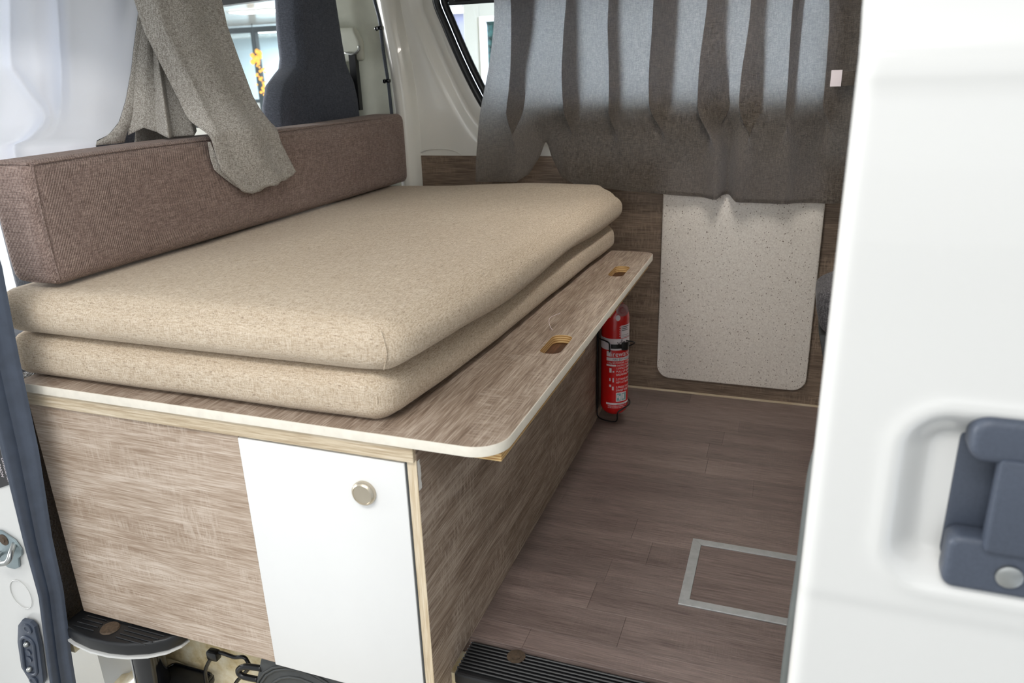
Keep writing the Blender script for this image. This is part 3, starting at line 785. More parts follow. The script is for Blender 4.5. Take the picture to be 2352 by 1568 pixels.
obj('lettering_line', band(-0.012, 0.032, 0.0345+0.0, 0.0347), 'print_white', cyl)

bk = thing('extinguisher_bracket', (0.006, EY, 0.02), 'black wire wall bracket clasping the red fire extinguisher', 'bracket')
obj('back_plate', box(0.0012, 0.0075, EY-0.018, EY+0.030, 0.045, 0.36, r=0.002), 'wire', bk)
bm = B(); g = ER+0.005
tube(bm, smooth_path([(0.006, EY-0.020, 0.34), (0.006, EY-0.026, 0.16), (0.006, EY-0.026, 0.045), (0.010, EY-0.030, 0.024), (0.03, EY-0.040, 0.019), (EX+0.010, EY-0.043, 0.018), (EX+0.020, EY-0.045, 0.028), (EX+0.022, EY-0.046, 0.052), (EX+0.035, EY-0.034, 0.062), (EX+0.049, EY-0.004, 0.066), (EX+0.040, EY+0.03, 0.066), (EX+0.015, EY+0.046, 0.060), (0.012, EY+0.046, 0.050)]), 0.0024, 8)
obj('lower_wire', bm, 'wire', bk, 60)
bm = B(); zb_ = EZ+0.205*ZS
tube(bm, smooth_path([(0.005, EY-0.022, zb_+0.008), (0.018, EY-0.036, zb_+0.009), (0.036, EY-0.0445, zb_+0.007), (0.046, EY-0.0465, zb_+0.002), (0.048, EY-0.0465, zb_-0.012), (0.048, EY-0.0465, zb_-0.027)]), 0.0024, 8)
obj('upper_wire', bm, 'wire', bk, 60)
bm = B(); tube(bm, smooth_path([(EX+0.040, EY-0.030, zb_+0.010), (EX+0.060, EY-0.022, zb_+0.004), (EX+0.062, EY-0.010, zb_-0.004), (EX+0.046, EY-0.002, zb_-0.016), (EX+0.030, EY-0.040, zb_-0.016)]), 0.002, 8)
obj('latch_wire', bm, 'wire', bk, 60)
obj('strap', band(-0.012, 0.075, 0.192, 0.2035, 0.0022, 24), 'wire', bk)
bm = B(); grid(bm, lambda u, v: cylpt(lerp(0.020, 0.050, u), 0.205+lerp(-0.018, 0.003, v), 0.0022+0.006*math.sin(math.pi*u)), 8, 3); obj('clasp', bm, 'wire', bk, 60)

# ================================================================== SIDE WINDOW CURTAIN (far wall)
def curtain(u, v):
    s = interp(u, [0.0, 0.17, 0.309, 0.438, 0.594, 0.711, 0.81, 0.905, 1.0], [-0.1, 1, 2, 3, 4, 5, 6, 7, 8])     # pleat count along the rail
    xn = -0.392+u*1.035+0.05*sstep(0.9, 1.0, u)               # hanging place
    hz = interp(u, [0.0, 0.11, 0.135, 0.155, 0.168, 0.185, 0.215, 0.26, 0.45, 0.60, 0.68, 0.695, 0.715, 0.735, 0.80, 0.95, 1.0], [0.722, 0.724, 0.745, 0.80, 0.845, 0.80, 0.735, 0.704, 0.690, 0.679, 0.674, 0.685, 0.685, 0.668, 0.664, 0.666, 0.672])
    z = lerp(1.395, hz, v)
    k = sstep(0.80, 0.95, z)          # pleats lie over each other towards the rail
    ph = 2*math.pi*s
    sh = (0.060+0.012*math.sin(s*1.7+1.0))*k*sstep(0.0, 0.07, u)*(1-0.45*sstep(0.80, 0.86, u)*sstep(0.97, 0.92, u))
    w_ = math.sin(ph)
    sh *= 1+0.30*noise.noise(Vector((u*9, z*3.5, 1.7)))
    x = xn+sh*w_+0.010*noise.noise(Vector((u*6, z*3.0, 4.2)))*k
    y = 1.449+(0.0035+0.0085*k)*w_
    # one deep standing fold right of the middle, and one near the door
    f1 = math.exp(-((u-0.706)/0.013)**2); f2 = math.exp(-((u-0.895)/0.02)**2)
    y += 0.026*f1*sstep(1.1, 0.85, z)+0.012*f2; y -= 0.022*math.exp(-((u-0.674)/0.022)**2)*sstep(1.1, 0.75, z)
    y -= 0.024*math.exp(-((u-0.745)/0.026)**2)*sstep(1.1, 0.75, z); y -= 0.014*math.exp(-((u-0.86)/0.05)**2)*sstep(1.1, 0.75, z); y += 0.010*math.exp(-((u-0.93)/0.02)**2)*sstep(1.1, 0.75, z)
    # free edge lifted into the room by the mattress, crease running down to it
    ctr = lerp(0.215, 0.160, sstep(1.18, 0.86, z)); d = u-ctr
    free = sstep(0.015, -0.06, d); low = sstep(1.25, 0.72, z)
    y -= 0.074*free*low; x -= 0.060*sstep(1.3, 0.70, z)*max(0.0, 1-u/0.24)
    y += 0.016*math.exp(-(d/0.022)**2)*low; y -= 0.016*math.exp(-((d-0.06)/0.035)**2)*low
    y -= 0.006*noise.noise(Vector((x*5, 3.3, z*6)))*1.5
    y = min(y, 1.474)
    return Vector((x, y, z))
bm = sheet(curtain, 640, 70, 0.0)
ct = obj('side_curtain', bm, 'linen', smooth=180)
tag(ct, 'grey-brown linen curtain hanging in pleats over the far side window', 'curtain')
def hemfn(u, v):
    p = curtain(u, 1.0); q = curtain(u, 0.97); return Vector((p.x, lerp(p.y, q.y, v)-0.0014, p.z+0.012*v))
obj('hem', sheet(hemfn, 300, 1, 0.0), 'linen', ct, 180)
cb = curtain(0.93, 0.55)
tt = obj('curtain_tab', box(0.5985, 0.6265, 1.405, 1.407, 0.993, 1.036, r=0.0006, seg=1), 'print_white', ct, None, 'white hook and loop tab')
obj('tie_band', box(0.6265, 0.70, 1.405, 1.4065, 0.995, 1.033, r=0.0005, seg=1), 'linen', ct)

# ================================================================== CAB CURTAIN (left, white lined)
cc = thing('cab_curtain', (-0.86, 0.35, 0.937), 'white lined grey linen cab curtain gathered and draped over the brown backrest', 'curtain')
LZ = [0.935, 0.947, 0.955, 0.98, 1.025, 1.089, 1.134, 1.18, 1.236, 1.40]
LY = [0.325, 0.332, 0.365, 0.40, 0.43, 0.462, 0.48, 0.50, 0.524, 0.58]
def lining(u, v):
    z = lerp(1.40, 0.905, v); yr = interp(z, LZ, LY); d = 0.46*(1-u)**1.3
    c1 = interp(z, [0.94, 1.057, 1.235, 1.40], [0.080, 0.096, 0.119, 0.13])     # deep crease
    c2 = interp(z, [0.94, 1.0, 1.10, 1.40], [0.112, 0.108, 0.17, 0.20])         # second crease swinging out to the left
    o = 0.024*math.exp(-((d-c1*0.5)/(c1*0.36))**2)-0.034*math.exp(-((d-c1)/0.009)**2)*sstep(0.93, 1.05, z)
    o += 0.022*math.exp(-((d-c1-0.030)/0.018)**2)*sstep(0.98, 1.08, z)-0.024*math.exp(-((d-c2)/0.009)**2)
    o += 0.016*math.sin(d*38+z*3)*sstep(0.14, 0.2, d)
    o -= 0.014*math.exp(-((d-0.018)/0.012)**2)*sstep(1.1, 1.3, z)
    return Vector((-0.895-0.95*d+0.72*o, yr-d-0.69*o, z))
obj('lining', sheet(lining, 200, 60, 0.0012), 'lining', cc, 180, 'white lining side of the curtain')
HZ = [0.938, 0.957, 0.988, 1.024, 1.088, 1.134, 1.18, 1.236, 1.40]; HY = [0.38, 0.392, 0.42, 0.444, 0.473, 0.492, 0.513, 0.538, 0.594]
def hemstrip(u, v):
    z = lerp(1.40, 0.938, v); a = interp(z, LZ, LY)-0.022; b = interp(z, HZ, HY)
    return Vector((-0.872+0.007*math.sin(math.pi*u), lerp(a, b, u), z))
obj('edge_hem', sheet(hemstrip, 10, 60, 0.002), 'linen_flap', cc, 180, 'grey linen side hem')
def inner(u, v):
    # folds standing on the backrest top, converging upwards behind the hem
    K = [0, 0.2, 0.40, 0.5, 0.62, 0.85, 1.0]
    hy = interp(u, K, [0.392, 0.414, 0.434, 0.412, 0.450, 0.497, 0.534])
    hz = interp(u, K, [0.952, 0.966, 0.955, 0.9435, 0.9435, 0.9435, 0.950])
    hx = interp(u, K, [-0.868, -0.842, -0.825, -0.775, -0.800, -0.780, -0.805])
    ty = lerp(0.505, 0.575, u); tx = -0.870+0.01*math.sin(u*9)
    t = v**0.9; z = lerp(1.22, hz, v)
    return Vector((lerp(tx, hx, t), lerp(ty, hy, t), z))
obj('inner_folds', sheet(inner, 70, 50, 0.0012), 'linen_flap', cc, 180)
def back(u, v):
    z = lerp(1.39, 0.880, v); y = lerp(lerp(0.575, 0.40, v), lerp(0.72, 0.62, v), u)
    return Vector((-0.892+0.012*math.sin(u*9+z*8), y, z))
obj('back_fold', sheet(back, 40, 40, 0.0012), 'linen_flap', cc, 180)
FLZ = [0.795, 0.805, 0.866, 0.926, 0.974, 1.021, 1.103, 1.165, 1.225, 1.40]; FLY = [0.582, 0.562, 0.494, 0.475, 0.462, 0.468, 0.450, 0.437, 0.440, 0.45]
FRZ = [0.820, 0.826, 0.909, 0.991, 1.113, 1.183, 1.242, 1.40]; FRY = [0.770, 0.776, 0.719, 0.688, 0.679, 0.676, 0.687, 0.72]
def flap(u, v):
    zb = interp(u, [0, 0.06, 0.4, 0.7, 0.94, 1.0], [0.806, 0.795, 0.807, 0.811, 0.816, 0.827])+0.002*math.sin(u*22)
    z = lerp(1.40, zb, v)
    a = interp(z, FLZ, FLY); b = interp(z, FRZ, FRY); y = lerp(a, b, u)
    x = interp(z, [0.78, 0.90, 0.95, 1.02, 1.25, 1.40], [-0.722, -0.716, -0.710, -0.745, -0.80, -0.82])
    x += 0.016*math.sin(math.pi*min(1, u*1.02))**0.7+0.0055*math.sin(u*11+z*3)*sstep(0, 0.2, u)
    x -= 0.035*sstep(0.10, 0.0, u)*sstep(0.93, 0.99, z)
    x -= 0.030*sstep(0.92, 1.0, u)*sstep(0.93, 0.99, z)
    x = max(x, -0.7275) if z < 0.945 else x
    return Vector((x, y, z))
obj('flap', sheet(flap, 60, 80, 0.0018), 'linen_flap', cc, 180, 'grey linen flap hanging over the backrest front')
def flaptuck(u, v):
    z = lerp(0.93, 0.815, v); a = interp(z, FLZ, FLY)
    return Vector((lerp(-0.720, -0.7275, u), a+lerp(0.004, -0.012, u)*math.sin(math.pi*v)+0.003, z))
obj('flap_turned_edge', sheet(flaptuck, 6, 24, 0.001), 'linen_flap', cc, 180)

# ================================================================== CAB SEAT
cs = thing('driver_seat', (-0.93, 1.23, 0.30), 'dark charcoal cloth cab seat with integral headrest behind the backrest', 'seat')
prof = [(1.005, 0.30), (1.005, 0.90), (1.015, 0.985), (1.045, 1.045), (1.09, 1.075), (1.118, 1.092), (1.130, 1.12), (1.132, 1.20), (1.145, 1.30), (1.165, 1.36), (1.20, 1.385),
        (1.31, 1.385), (1.345, 1.36), (1.362, 1.30), (1.378, 1.16), (1.388, 1.105), (1.405, 1.075), (1.425, 1.045), (1.440, 0.99), (1.444, 0.90), (1.444, 0.30)]
bm = prism(B(), prof, 'x', -0.990, -0.892, r=0.026, seg=5)
obj('seat_back', bm, 'seat', cs, 180)
obj('seat_cushion', cushion(-1.46, -1.0, 1.0, 1.455, 0.30, 0.46, 0.04, 16, 16, 8), 'seat', cs, 180)
ps = cs.copy(); COL.objects.link(ps); ps.name = 'passenger_seat'; ps.location = cs.location+Vector((-0.26, -0.69, 0))
ps['label'] = 'dark charcoal cloth passenger seat almost hidden behind the gathered cab curtain'
for ch in list(cs.children):
    c_ = ch.copy(); COL.objects.link(c_); c_.parent = ps
db = thing('seat_belt', (-0.90, 1.44, 0.7), 'black seat belt with pale shoulder loop on the far pillar', 'seat belt')
bm = cushion(-0.955, -0.868, 1.438, 1.463, 1.108, 1.215, 0.013, 14, 6, 16, lambda p, u, v, w: Vector((p.x+0.020*sstep(0.5, 1, w)*-1*u, p.y, p.z)))
obj('loop_cover', bm, 'trim_plastic', db, 180)
obj('loop_bar', tube(B(), smooth_path([(-0.93, 1.432, 1.135), (-0.895, 1.428, 1.130), (-0.876, 1.430, 1.142), (-0.876, 1.434, 1.155)]), 0.0045, 8), 'steel', db, 60)
obj('webbing', box(-0.915, -0.890, 1.447, 1.4265, 0.95, 1.132), 'blk', db)

# ================================================================== CABLE ON THE PILLAR
cbp = [(-0.835, 1.478, 1.40), (-0.822, 1.474, 1.30), (-0.806, 1.470, 1.235), (-0.802, 1.468, 1.17), (-0.796, 1.466, 1.10), (-0.789, 1.464, 1.04), (-0.786, 1.463, 0.98), (-0.784, 1.463, 0.92)]
pc = thing('pillar_cable', (-0.79, 1.47, 0.90), 'black braided cable clipped to the white pillar', 'cable')
obj('sleeve', tube(B(), smooth_path([(a_, b_-0.008, c_) for a_, b_, c_ in cbp], 8), 0.0060, 10), 'braid', pc, 60)
cbp = [(a_, b_-0.008, c_) for a_, b_, c_ in cbp]
for x, y, z in ((-0.805, 1.460, 1.208), (-0.7885, 1.455, 1.042)):
    cl = obj('clip', box(x-0.009, x+0.009, y-0.0075, y+0.006, z-0.006, z+0.006, r=0.003), 'blk_gloss', pc, 40)
    bm = B(); lathe(bm, [(0, 0), (0.0075, 0), (0.0065, 0.003), (0.004, 0.0045), (0, 0.0045)], (x-0.014, y+0.001, z-0.001), (0, -1, 0), 16); obj('rivet', bm, 'blk_gloss', cl, 40)

# ================================================================== DARK SEAT BOLSTER BY THE DOOR
def bol(p, u, v, w):
    p.x += 0.016*(1-sstep(0.0, 0.6, w))*(1-u) + 0.034*sstep(0.7, 1.0, w)*(1-u)**2
    return p
sb_ = thing('folded_seat', (0.72, 1.2, 0.27), 'dark grey ribbed cloth seat edge at the open sliding door', 'seat')
bm = cushion(0.611, 0.85, 1.10, 1.30, 0.375, 0.520, 0.03, 14, 10, 16, bol); obj('seat_pad', bm, 'seat_grey', sb_, 180)
bm = prism(B(), [(0.626, 0.374), (0.85, 0.374), (0.85, 0.27), (0.668, 0.262), (0.642, 0.31)], 'y', 1.115, 1.285, r=0.006); obj('seat_shell', bm, 'dark_plastic', sb_, 40)
obj('seat_leg', box(0.74, 0.78, 1.18, 1.22, 0.0, 0.27), 'blk', sb_)

# ================================================================== SLIDING DOOR
sd = thing('sliding_door', (1.0, -0.17, -0.35), 'white sliding van door standing open at the right', 'door')
DX0, DX1, DZ0, DZ1 = 0.570, 1.55, -0.35, 1.38
def rr_dist(x, z, cx, cz, hx, hz, r):
    qx, qz = abs(x-cx)-hx+r, abs(z-cz)-hz+r
    return math.hypot(max(qx, 0), max(qz, 0))+min(max(qx, qz), 0)-r
us = [0.0, 0.0008, 0.003, 0.006, 0.010, 0.015]+[0.02+i*0.006 for i in range(46)]+[0.30+i*0.05 for i in range(1, 14)]
us = [x for x in us if x <= DX1-DX0]; us[-1] = DX1-DX0
zs = []; z = DZ0
while z < DZ1: zs.append(z); z += 0.006 if 0.48 < z < 0.80 else 0.02
zs.append(DZ1)
def dooryz(x, z):
    y = -0.200
    y += 0.010*sstep(0.5, -0.35, z)                                     # tucks under towards the sill
    y += 0.030*sstep(1.072, 1.10, z)+0.16*max(0, z-1.10)                  # shoulder below the window
    y -= 0.006*math.exp(-((z-1.066)/0.014)**2)                            # soft bead on the shoulder
    y += 0.0025*sstep(0.520, 0.500, z)                                  # body crease
    d = rr_dist(x, z, 0.745, 0.643, 0.098, 0.098, 0.045)                   # handle dish
    y += 0.026*sstep(0.004, -0.036, d); y -= 0.0022*math.exp(-((d-0.006)/0.008)**2)
    e = x-DX0; r = 0.014
    if e < r: y += r-math.sqrt(max(0, r*r-(r-e)**2))
    return y
bm = B(); V = [[bm.verts.new((DX0+u, dooryz(DX0+u, z), z)) for z in zs] for u in us]
for i in range(len(us)-1):
    for j in range(len(zs)-1): bm.faces.new((V[i][j], V[i+1][j], V[i+1][j+1], V[i][j+1]))
bk0 = [[bm.verts.new((x, -0.132+0.16*max(0, z-1.10), z)) for z in zs] for x in (DX0+0.004, DX1)]
for j in range(len(zs)-1):
    bm.faces.new((V[0][j], V[0][j+1], bk0[0][j+1], bk0[0][j])); bm.faces.new((bk0[0][j], bk0[0][j+1], bk0[1][j+1], bk0[1][j]))
bmesh.ops.recalc_face_normals(bm, faces=bm.faces[:])
skin = obj('door_skin', bm, 'paint', sd, 50)
hd = obj('door_handle', prism(B(), rrect(0.702, 0.835, 0.552, 0.742, 0.014, 6), 'y', -0.1765, -0.160, r=0.003), 'handle', sd, 40, 'dark grey plastic door handle')
obj('cap', prism(B(), rrect(0.704, 0.835, 0.697, 0.742, 0.016, 6), 'y', -0.210, -0.176, r=0.008, seg=4), 'handle', hd, 40)
obj('lock_housing', prism(B(), rrect(0.702, 0.835, 0.552, 0.612, 0.012, 6), 'y', -0.206, -0.176, r=0.007, seg=4), 'handle', hd, 40)
obj('grip', prism(B(), rrect(0.731, 0.835, 0.604, 0.704, 0.004, 4), 'y', -0.213, -0.195, r=0.003), 'handle', hd, 40)
bm = B(); lathe(bm, [(0, 0), (0.012, 0), (0.012, 0.004), (0.009, 0.0055), (0, 0.005)], (0.758, -0.206, 0.578), (0, -1, 0), 24); obj('lock', bm, 'steel', hd, 40, 'round steel key lock')
# door opening rubber on the rear edge
bm = B(); tube(bm, smooth_path([(0.615, -0.03, 0.70), (0.596, -0.03, 0.63), (0.587, -0.03, 0.58), (0.585, -0.03, 0.53), (0.584, -0.03, 0.42), (0.581, -0.03, 0.30), (0.581, -0.03, 0.15), (0.588, -0.03, 0.0), (0.61, -0.03, -0.2), (0.62, -0.03, -0.4)]), 0.0115, 12)
struct('trim_6', bm, 'rubber_grey', smooth=60)

# ================================================================== JAMB FITTINGS
st = thing('door_striker', (-0.94, -0.055, 0.10), 'zinc door striker with steel loop on the white jamb', 'striker')
bm = prism(B(), [(-1.00, 0.165), (-0.985, 0.192), (-0.955, 0.196), (-0.920, 0.180), (-0.908, 0.160), (-0.912, 0.145), (-0.925, 0.135), (-0.930, 0.112), (-0.945, 0.104), (-0.965, 0.104), (-0.985, 0.12)], 'y', -0.052, -0.0475, r=0.001); obj('plate', bm, 'zinc', st, 40)
obj('loop', tube(B(), smooth_path([(-0.925, -0.050, 0.170), (-0.914, -0.068, 0.163), (-0.912, -0.078, 0.152), (-0.925, -0.080, 0.143), (-0.955, -0.080, 0.135), (-0.967, -0.074, 0.134), (-0.972, -0.050, 0.140)]), 0.0055, 10), 'steel', st, 60)
bm = B(); lathe(bm, [(0, 0), (0.013, 0), (0.013, 0.001), (0.006, 0.0012), (0.005, 0.003), (0, 0.003)], (-0.951, -0.0525, 0.176), (0, -1, 0), 20); obj('screw', bm, 'rust', st, 40)
cp = thing('contact_plate', (-0.965, -0.055, -0.205), 'dark blue-grey contact plate with pins on the white jamb', 'connector')
def cpt(a, b):  # local frame tilted
    t = math.radians(12); return (-0.966+a*math.cos(t)+b*math.sin(t), -0.115-a*math.sin(t)*-1*0.0-a*0.1+b*math.cos(t))
outl = [cpt(a, b) for a, b in ((-0.012, 0.092), (0.012, 0.095), (0.024, 0.085), (0.032, 0.03), (0.034, -0.07), (0.026, -0.090), (0.008, -0.098), (-0.012, -0.085), (-0.032, -0.055), (-0.034, 0.02), (-0.026, 0.072))]
obj('plate', prism(B(), outl, 'y', -0.060, -0.049, r=0.003), 'rubber', cp, 40)
rim = [cpt(a, b) for a, b in rrect(-0.018, 0.020, -0.060, 0.048, 0.018, 5)]
obj('rim', tube(B(), [(a, -0.061, b) for a, b in rim], 0.004, 8, closed=True), 'rubber', cp, 60)
for k, b in enumerate((0.030, 0.004, -0.016, -0.044)):
    a_, b_ = cpt(0.0, b); bm = B()
    if k in (0, 3): lathe(bm, [(0, 0), (0.0065, 0), (0.0065, 0.004), (0.003, 0.0085), (0, 0.009)], (a_, -0.0605, b_), (0, -1, 0), 14); obj('pin', bm, 'steel', cp, 40)
    else: lathe(bm, [(0, 0), (0.0075, 0), (0.0075, 0.002), (0.005, 0.001), (0, 0.001)], (a_, -0.0605, b_), (0, -1, 0), 14); obj('contact', bm, 'rubber', cp, 40)
for b in (0.075, -0.078):
    a_, b_ = cpt(0.006, b); bm = B(); lathe(bm, [(0, 0), (0.0125, 0), (0.012, 0.003), (0.007, 0.0035), (0.006, 0.002), (0, 0.002)], (a_, -0.0605, b_), (0, -1, 0), 18); obj('screw', bm, 'rubber', cp, 40)
lb = obj('warning_label', prism(B(), [(-0.985, 0.29), (-0.925, 0.300), (-0.8885, 0.315), (-0.8865, 0.33), (-0.887, 0.40), (-0.985, 0.40)], 'y', -0.0482, -0.0474), 'print_black')
tag(lb, 'black sticker with white lettering on the white jamb', 'label')
for s, sz, x, z in (('CATEGORY NA', 0.0085, -0.8935, 0.374), ('MAPPARNON', 0.0115, -0.9075, 0.392)):
    bm = text_mesh(s, sz)
    for v in bm.verts: a_, b_ = v.co.x, v.co.y; v.co = Vector((x+b_*0.9, -0.0487, z-a_*0.9))
    obj('lettering', bm, 'print_white', lb)
tag(obj('knotted_string', tube(B(), smooth_path([(-0.885, -0.02, 0.74), (-0.868, -0.03, 0.725), (-0.858, -0.028, 0.717), (-0.868, -0.025, 0.708), (-0.876, -0.025, 0.70), (-0.862, -0.026, 0.703)]), 0.0022, 6), 'print_white', smooth=60),
    'frayed white string at the left edge of the mattress', 'string')
wall_circ = bpy.data.objects['wall_jamb']
obj('round_pressing', tube(B(), [(-0.955+0.030*math.cos(a*math.pi/16), -0.0480, 0.035+0.036*math.sin(a*math.pi/16)) for a in range(32)], 0.0010, 6, closed=True), 'paint', wall_circ, 60)

# ================================================================== STEP AND WELL CLUTTER
stp = thing('step_tread', (-0.74, -0.01, -0.055), 'black plastic corner step tread below the bed base', 'step')
arc = [(-0.862, 0.03), (-0.862, -0.030), (-0.850, -0.046), (-0.82, -0.054), (-0.77, -0.060), (-0.72, -0.058), (-0.68, -0.050), (-0.64, -0.034), (-0.61, -0.012), (-0.595, 0.01), (-0.592, 0.03)]
obj('tread', prism(B(), arc, 'z', -0.052, -0.022, r=0.006, seg=3), 'blk', stp, 40)
obj('lip', prism(B(), [(a, b-0.003 if b < 0 else b) for a, b in arc], 'z', -0.0575, -0.0525), 'paint', stp)
for k in range(5):
    y = -0.040+k*0.011
    for xa, xb in ((-0.835+0.002*k, -0.775), (-0.715, -0.635+0.006*k)):
        obj('rib', box(xa, xb, y, y+0.003, -0.0222, -0.0195, r=0.001, seg=1), 'blk', stp)
bm = B(); lathe(bm, [(0, 0), (0.020, 0), (0.018, 0.003), (0.012, 0.003), (0.008, 0.004), (0, 0.004)], (-0.748, -0.022, -0.0215)); obj('screw', bm, 'rust', stp, 40)

pd = thing('black_pedestal', (-0.72, 0.045, -0.34), 'glossy black post with flared base under the step', 'post')
bm = B(); lathe(bm, [(0.0, 0.0), (0.085, 0.0), (0.083, 0.03), (0.075, 0.07), (0.062, 0.10), (0.046, 0.122), (0.038, 0.130), (0.0365, 0.14), (0.035, 0.20), (0.034, 0.285), (0, 0.285)], (-0.722, 0.025, -0.345), (0.02, 0.0, 1), 32); obj('post', bm, 'blk_gloss', pd, 40)
obj('flange', prism(B(), rrect(-0.73, -0.60, 0.00, 0.09, 0.015, 5), 'z', -0.215, -0.200, r=0.003), 'blk', pd, 40)
obj('flange_rim', tube(B(), [(a, b, -0.198) for a, b in rrect(-0.72, -0.604, 0.004, 0.086, 0.013, 5)], 0.003, 6, closed=True), 'blk_gloss', pd, 60)
bm = text_mesh('K', 0.035)
for v in bm.verts: v.co = Vector((-0.748+v.co.x, -0.062+0.25*v.co.y, -0.275+v.co.y*0.9))
obj('lettering', bm, 'print_white', pd)

cw = thing('well_cable', (-0.56, 0.05, -0.20), 'black cable with connector lying in the step well', 'cable')
obj('lead', tube(B(), smooth_path([(-0.59, 0.05, -0.24), (-0.592, 0.05, -0.18), (-0.585, 0.05, -0.145), (-0.556, 0.05, -0.100), (-0.535, 0.05, -0.088), (-0.50, 0.05, -0.090), (-0.475, 0.05, -0.083), (-0.466, 0.05, -0.092), (-0.466, 0.05, -0.110), (-0.50, 0.05, -0.150), (-0.525, 0.052, -0.185)]), 0.0042, 8), 'wire', cw, 60)
obj('connector', box(-0.565, -0.538, 0.038, 0.056, -0.106, -0.084, r=0.004), 'wire', cw, 40)
jc = thing('floor_cover', (-0.33, 0.03, -0.16), 'dark grey ribbed plastic cover below the white cabinet door', 'cover')
obj('cover_plate', prism(B(), [(-0.435, -0.13), (-0.405, -0.045), (-0.22, -0.028), (-0.10, -0.028), (-0.10, -0.16), (-0.43, -0.16)], 'y', 0.025, 0.045, r=0.003), 'dark_plastic', jc, 40)
for rr in (0.085, 0.105, 0.112):
    obj('arc_rib', tube(B(), [(-0.315+rr*math.cos(a)*1.05, 0.024, -0.155+rr*math.sin(a)) for a in [math.radians(10+16*k) for k in range(11)]], 0.003, 6), 'dark_plastic', jc, 60)
obj('hook', tube(B(), smooth_path([(-0.41, 0.028, -0.075), (-0.45, 0.026, -0.080), (-0.470, 0.026, -0.095), (-0.462, 0.026, -0.108), (-0.425, 0.028, -0.108)]), 0.0065, 10), 'wire', jc, 60)

# ================================================================== VAN CEILING LAMP
cl = thing('cabin_lamp', (0.36, 0.95, 1.41), 'slim white LED lamp under the van ceiling', 'lamp')
obj('housing', box(0.31, 0.41, 0.75, 1.15, 1.396, 1.4098, r=0.004), 'paint', cl)
obj('lens', box(0.318, 0.402, 0.758, 1.142, 1.3935, 1.3958), 'led', cl)
lo = area('cabin_lamp_light', (0, 0, -0.02), 0.08, 0.36, 3.6, (1.0, 0.95, 0.90)); lo.parent = cl

# ================================================================== SHOWROOM OUTSIDE
struct('showroom_floor', box(-22, 14, -14, 18, -0.72, -0.70), 'concrete')
sc_ = struct('showroom_ceiling', box(-22, 6, 2.2, 16, 2.02, 2.06), 'paint_in')
MAT['office'] = plain('office_wall', (178, 196, 206), 0.7, var=0.03, vs=1)
MAT['lilac'] = plain('lilac_wall', (166, 171, 206), 0.7, var=0.03, vs=1)
MAT['frame_dark'] = plain('dark_partition', (34, 52, 58), 0.5)
struct('wall_showroom', box(-22, 6, 15.8, 16, -0.7, 2.02), 'office')
struct('wall_showroom_lilac', box(-5.2, 3, 11.9, 12.0, -0.7, 2.02), 'lilac')
PL = ['white ceiling light panel beside the driver seat headrest, brightest through the cab window', 'white ceiling light panel next to the hanging grey curtain flap', 'white ceiling light panel seen through the glass partition right of its post', 'white ceiling light panel seen through the glass partition left of its post', 'white ceiling light panel high in the slanted side window', 'white ceiling light panel just above the lilac wall']
for lx, ly in ((-6.9, 9.3), (-8.7, 7.7), (-9.9, 13.6), (-10.9, 13.2), (-5.1, 10.9), (-4.6, 11.5)):
    pnl = thing('ceiling_light', (lx, ly, 2.0), PL.pop(0), 'light', 'showroom ceiling panels')
    obj('tray', box(lx-0.65, lx+0.65, ly-0.2, ly+0.2, 2.005, 2.0198), 'paint', pnl)
    obj('diffuser', box(lx-0.62, lx+0.62, ly-0.17, ly+0.17, 1.998, 2.0048), 'lamp', pnl)
gp = thing('glass_partition', (-8.8, 11.5, -0.70), 'dark framed glass office partition seen through the cab window', 'partition')
obj('header', box(-14, -5.3, 11.95, 12.05, 1.90, 2.0), 'frame_dark', gp)
for x in (-9.30, -11.4, -7.2): obj('post', box(x-0.05, x+0.05, 11.95, 12.05, -0.70, 1.90), 'frame_dark', gp)
obj('rail', box(-14, -5.3, 11.96, 12.04, 0.64, 0.70), 'frame_dark', gp)
obj('lower_panel', box(-14, -5.3, 11.98, 12.02, -0.7, 0.64), 'door_white', gp)
obj('pane', box(-14, -5.3, 11.99, 12.0, 0.70, 1.90), 'glass', gp)
cbn = thing('wall_cupboard', (-9.2, 15.4, 1.0), 'pale cupboard on the office wall', 'cupboard')
obj('body', box(-10.4, -9.0, 15.4, 15.78, 1.15, 1.75, r=0.02), 'door_white', cbn); obj('bench_edge', box(-10.5, -8.9, 15.3, 15.78, 1.05, 1.12), 'frame_dark', cbn)
CL = ['small white carton at the left end of the office shelf', 'tallest white carton on the office shelf', 'smallest white carton on the office shelf', 'white carton at the right end of the office shelf']
for bx, bz, s in ((-10.25, 0.78, 0.14), (-9.95, 0.84, 0.16), (-9.6, 0.76, 0.13), (-9.3, 0.80, 0.15)):
    b_ = thing('carton', (bx, 15.2, bz-s), CL.pop(0), 'box', 'cartons on the office shelf')
    obj('body', box(bx-s, bx+s, 15.1, 15.35, bz-s, bz+s, r=0.015), 'door_white', b_); obj('lid_flap', box(bx-s, bx+s, 15.08, 15.1, bz+s*0.6, bz+s, r=0.004), 'white_edge', b_)
tag(obj('office_shelf', box(-10.7, -9.0, 15.05, 15.78, 0.58, 0.63, r=0.01), 'print_teal'), 'teal shelf on the office wall under the cartons', 'shelf')
ga = thing('amber_garland', (-9.0, 11.5, 0.75), 'hanging string of warm amber bulbs in the showroom', 'garland')
obj('cord', tube(B(), [(-8.95, 11.5, 2.02), (-8.98, 11.5, 1.2), (-8.9, 11.5, 0.72)], 0.008, 6), 'frame_dark', ga)
rb = random.Random(5)
bme = B(); bmesh.ops.create_icosphere(bme, subdivisions=1, radius=0.05); bulb_me = bpy.data.meshes.new('bulb'); bme.to_mesh(bulb_me); bme.free(); bulb_me.materials.append(MAT['amber'])
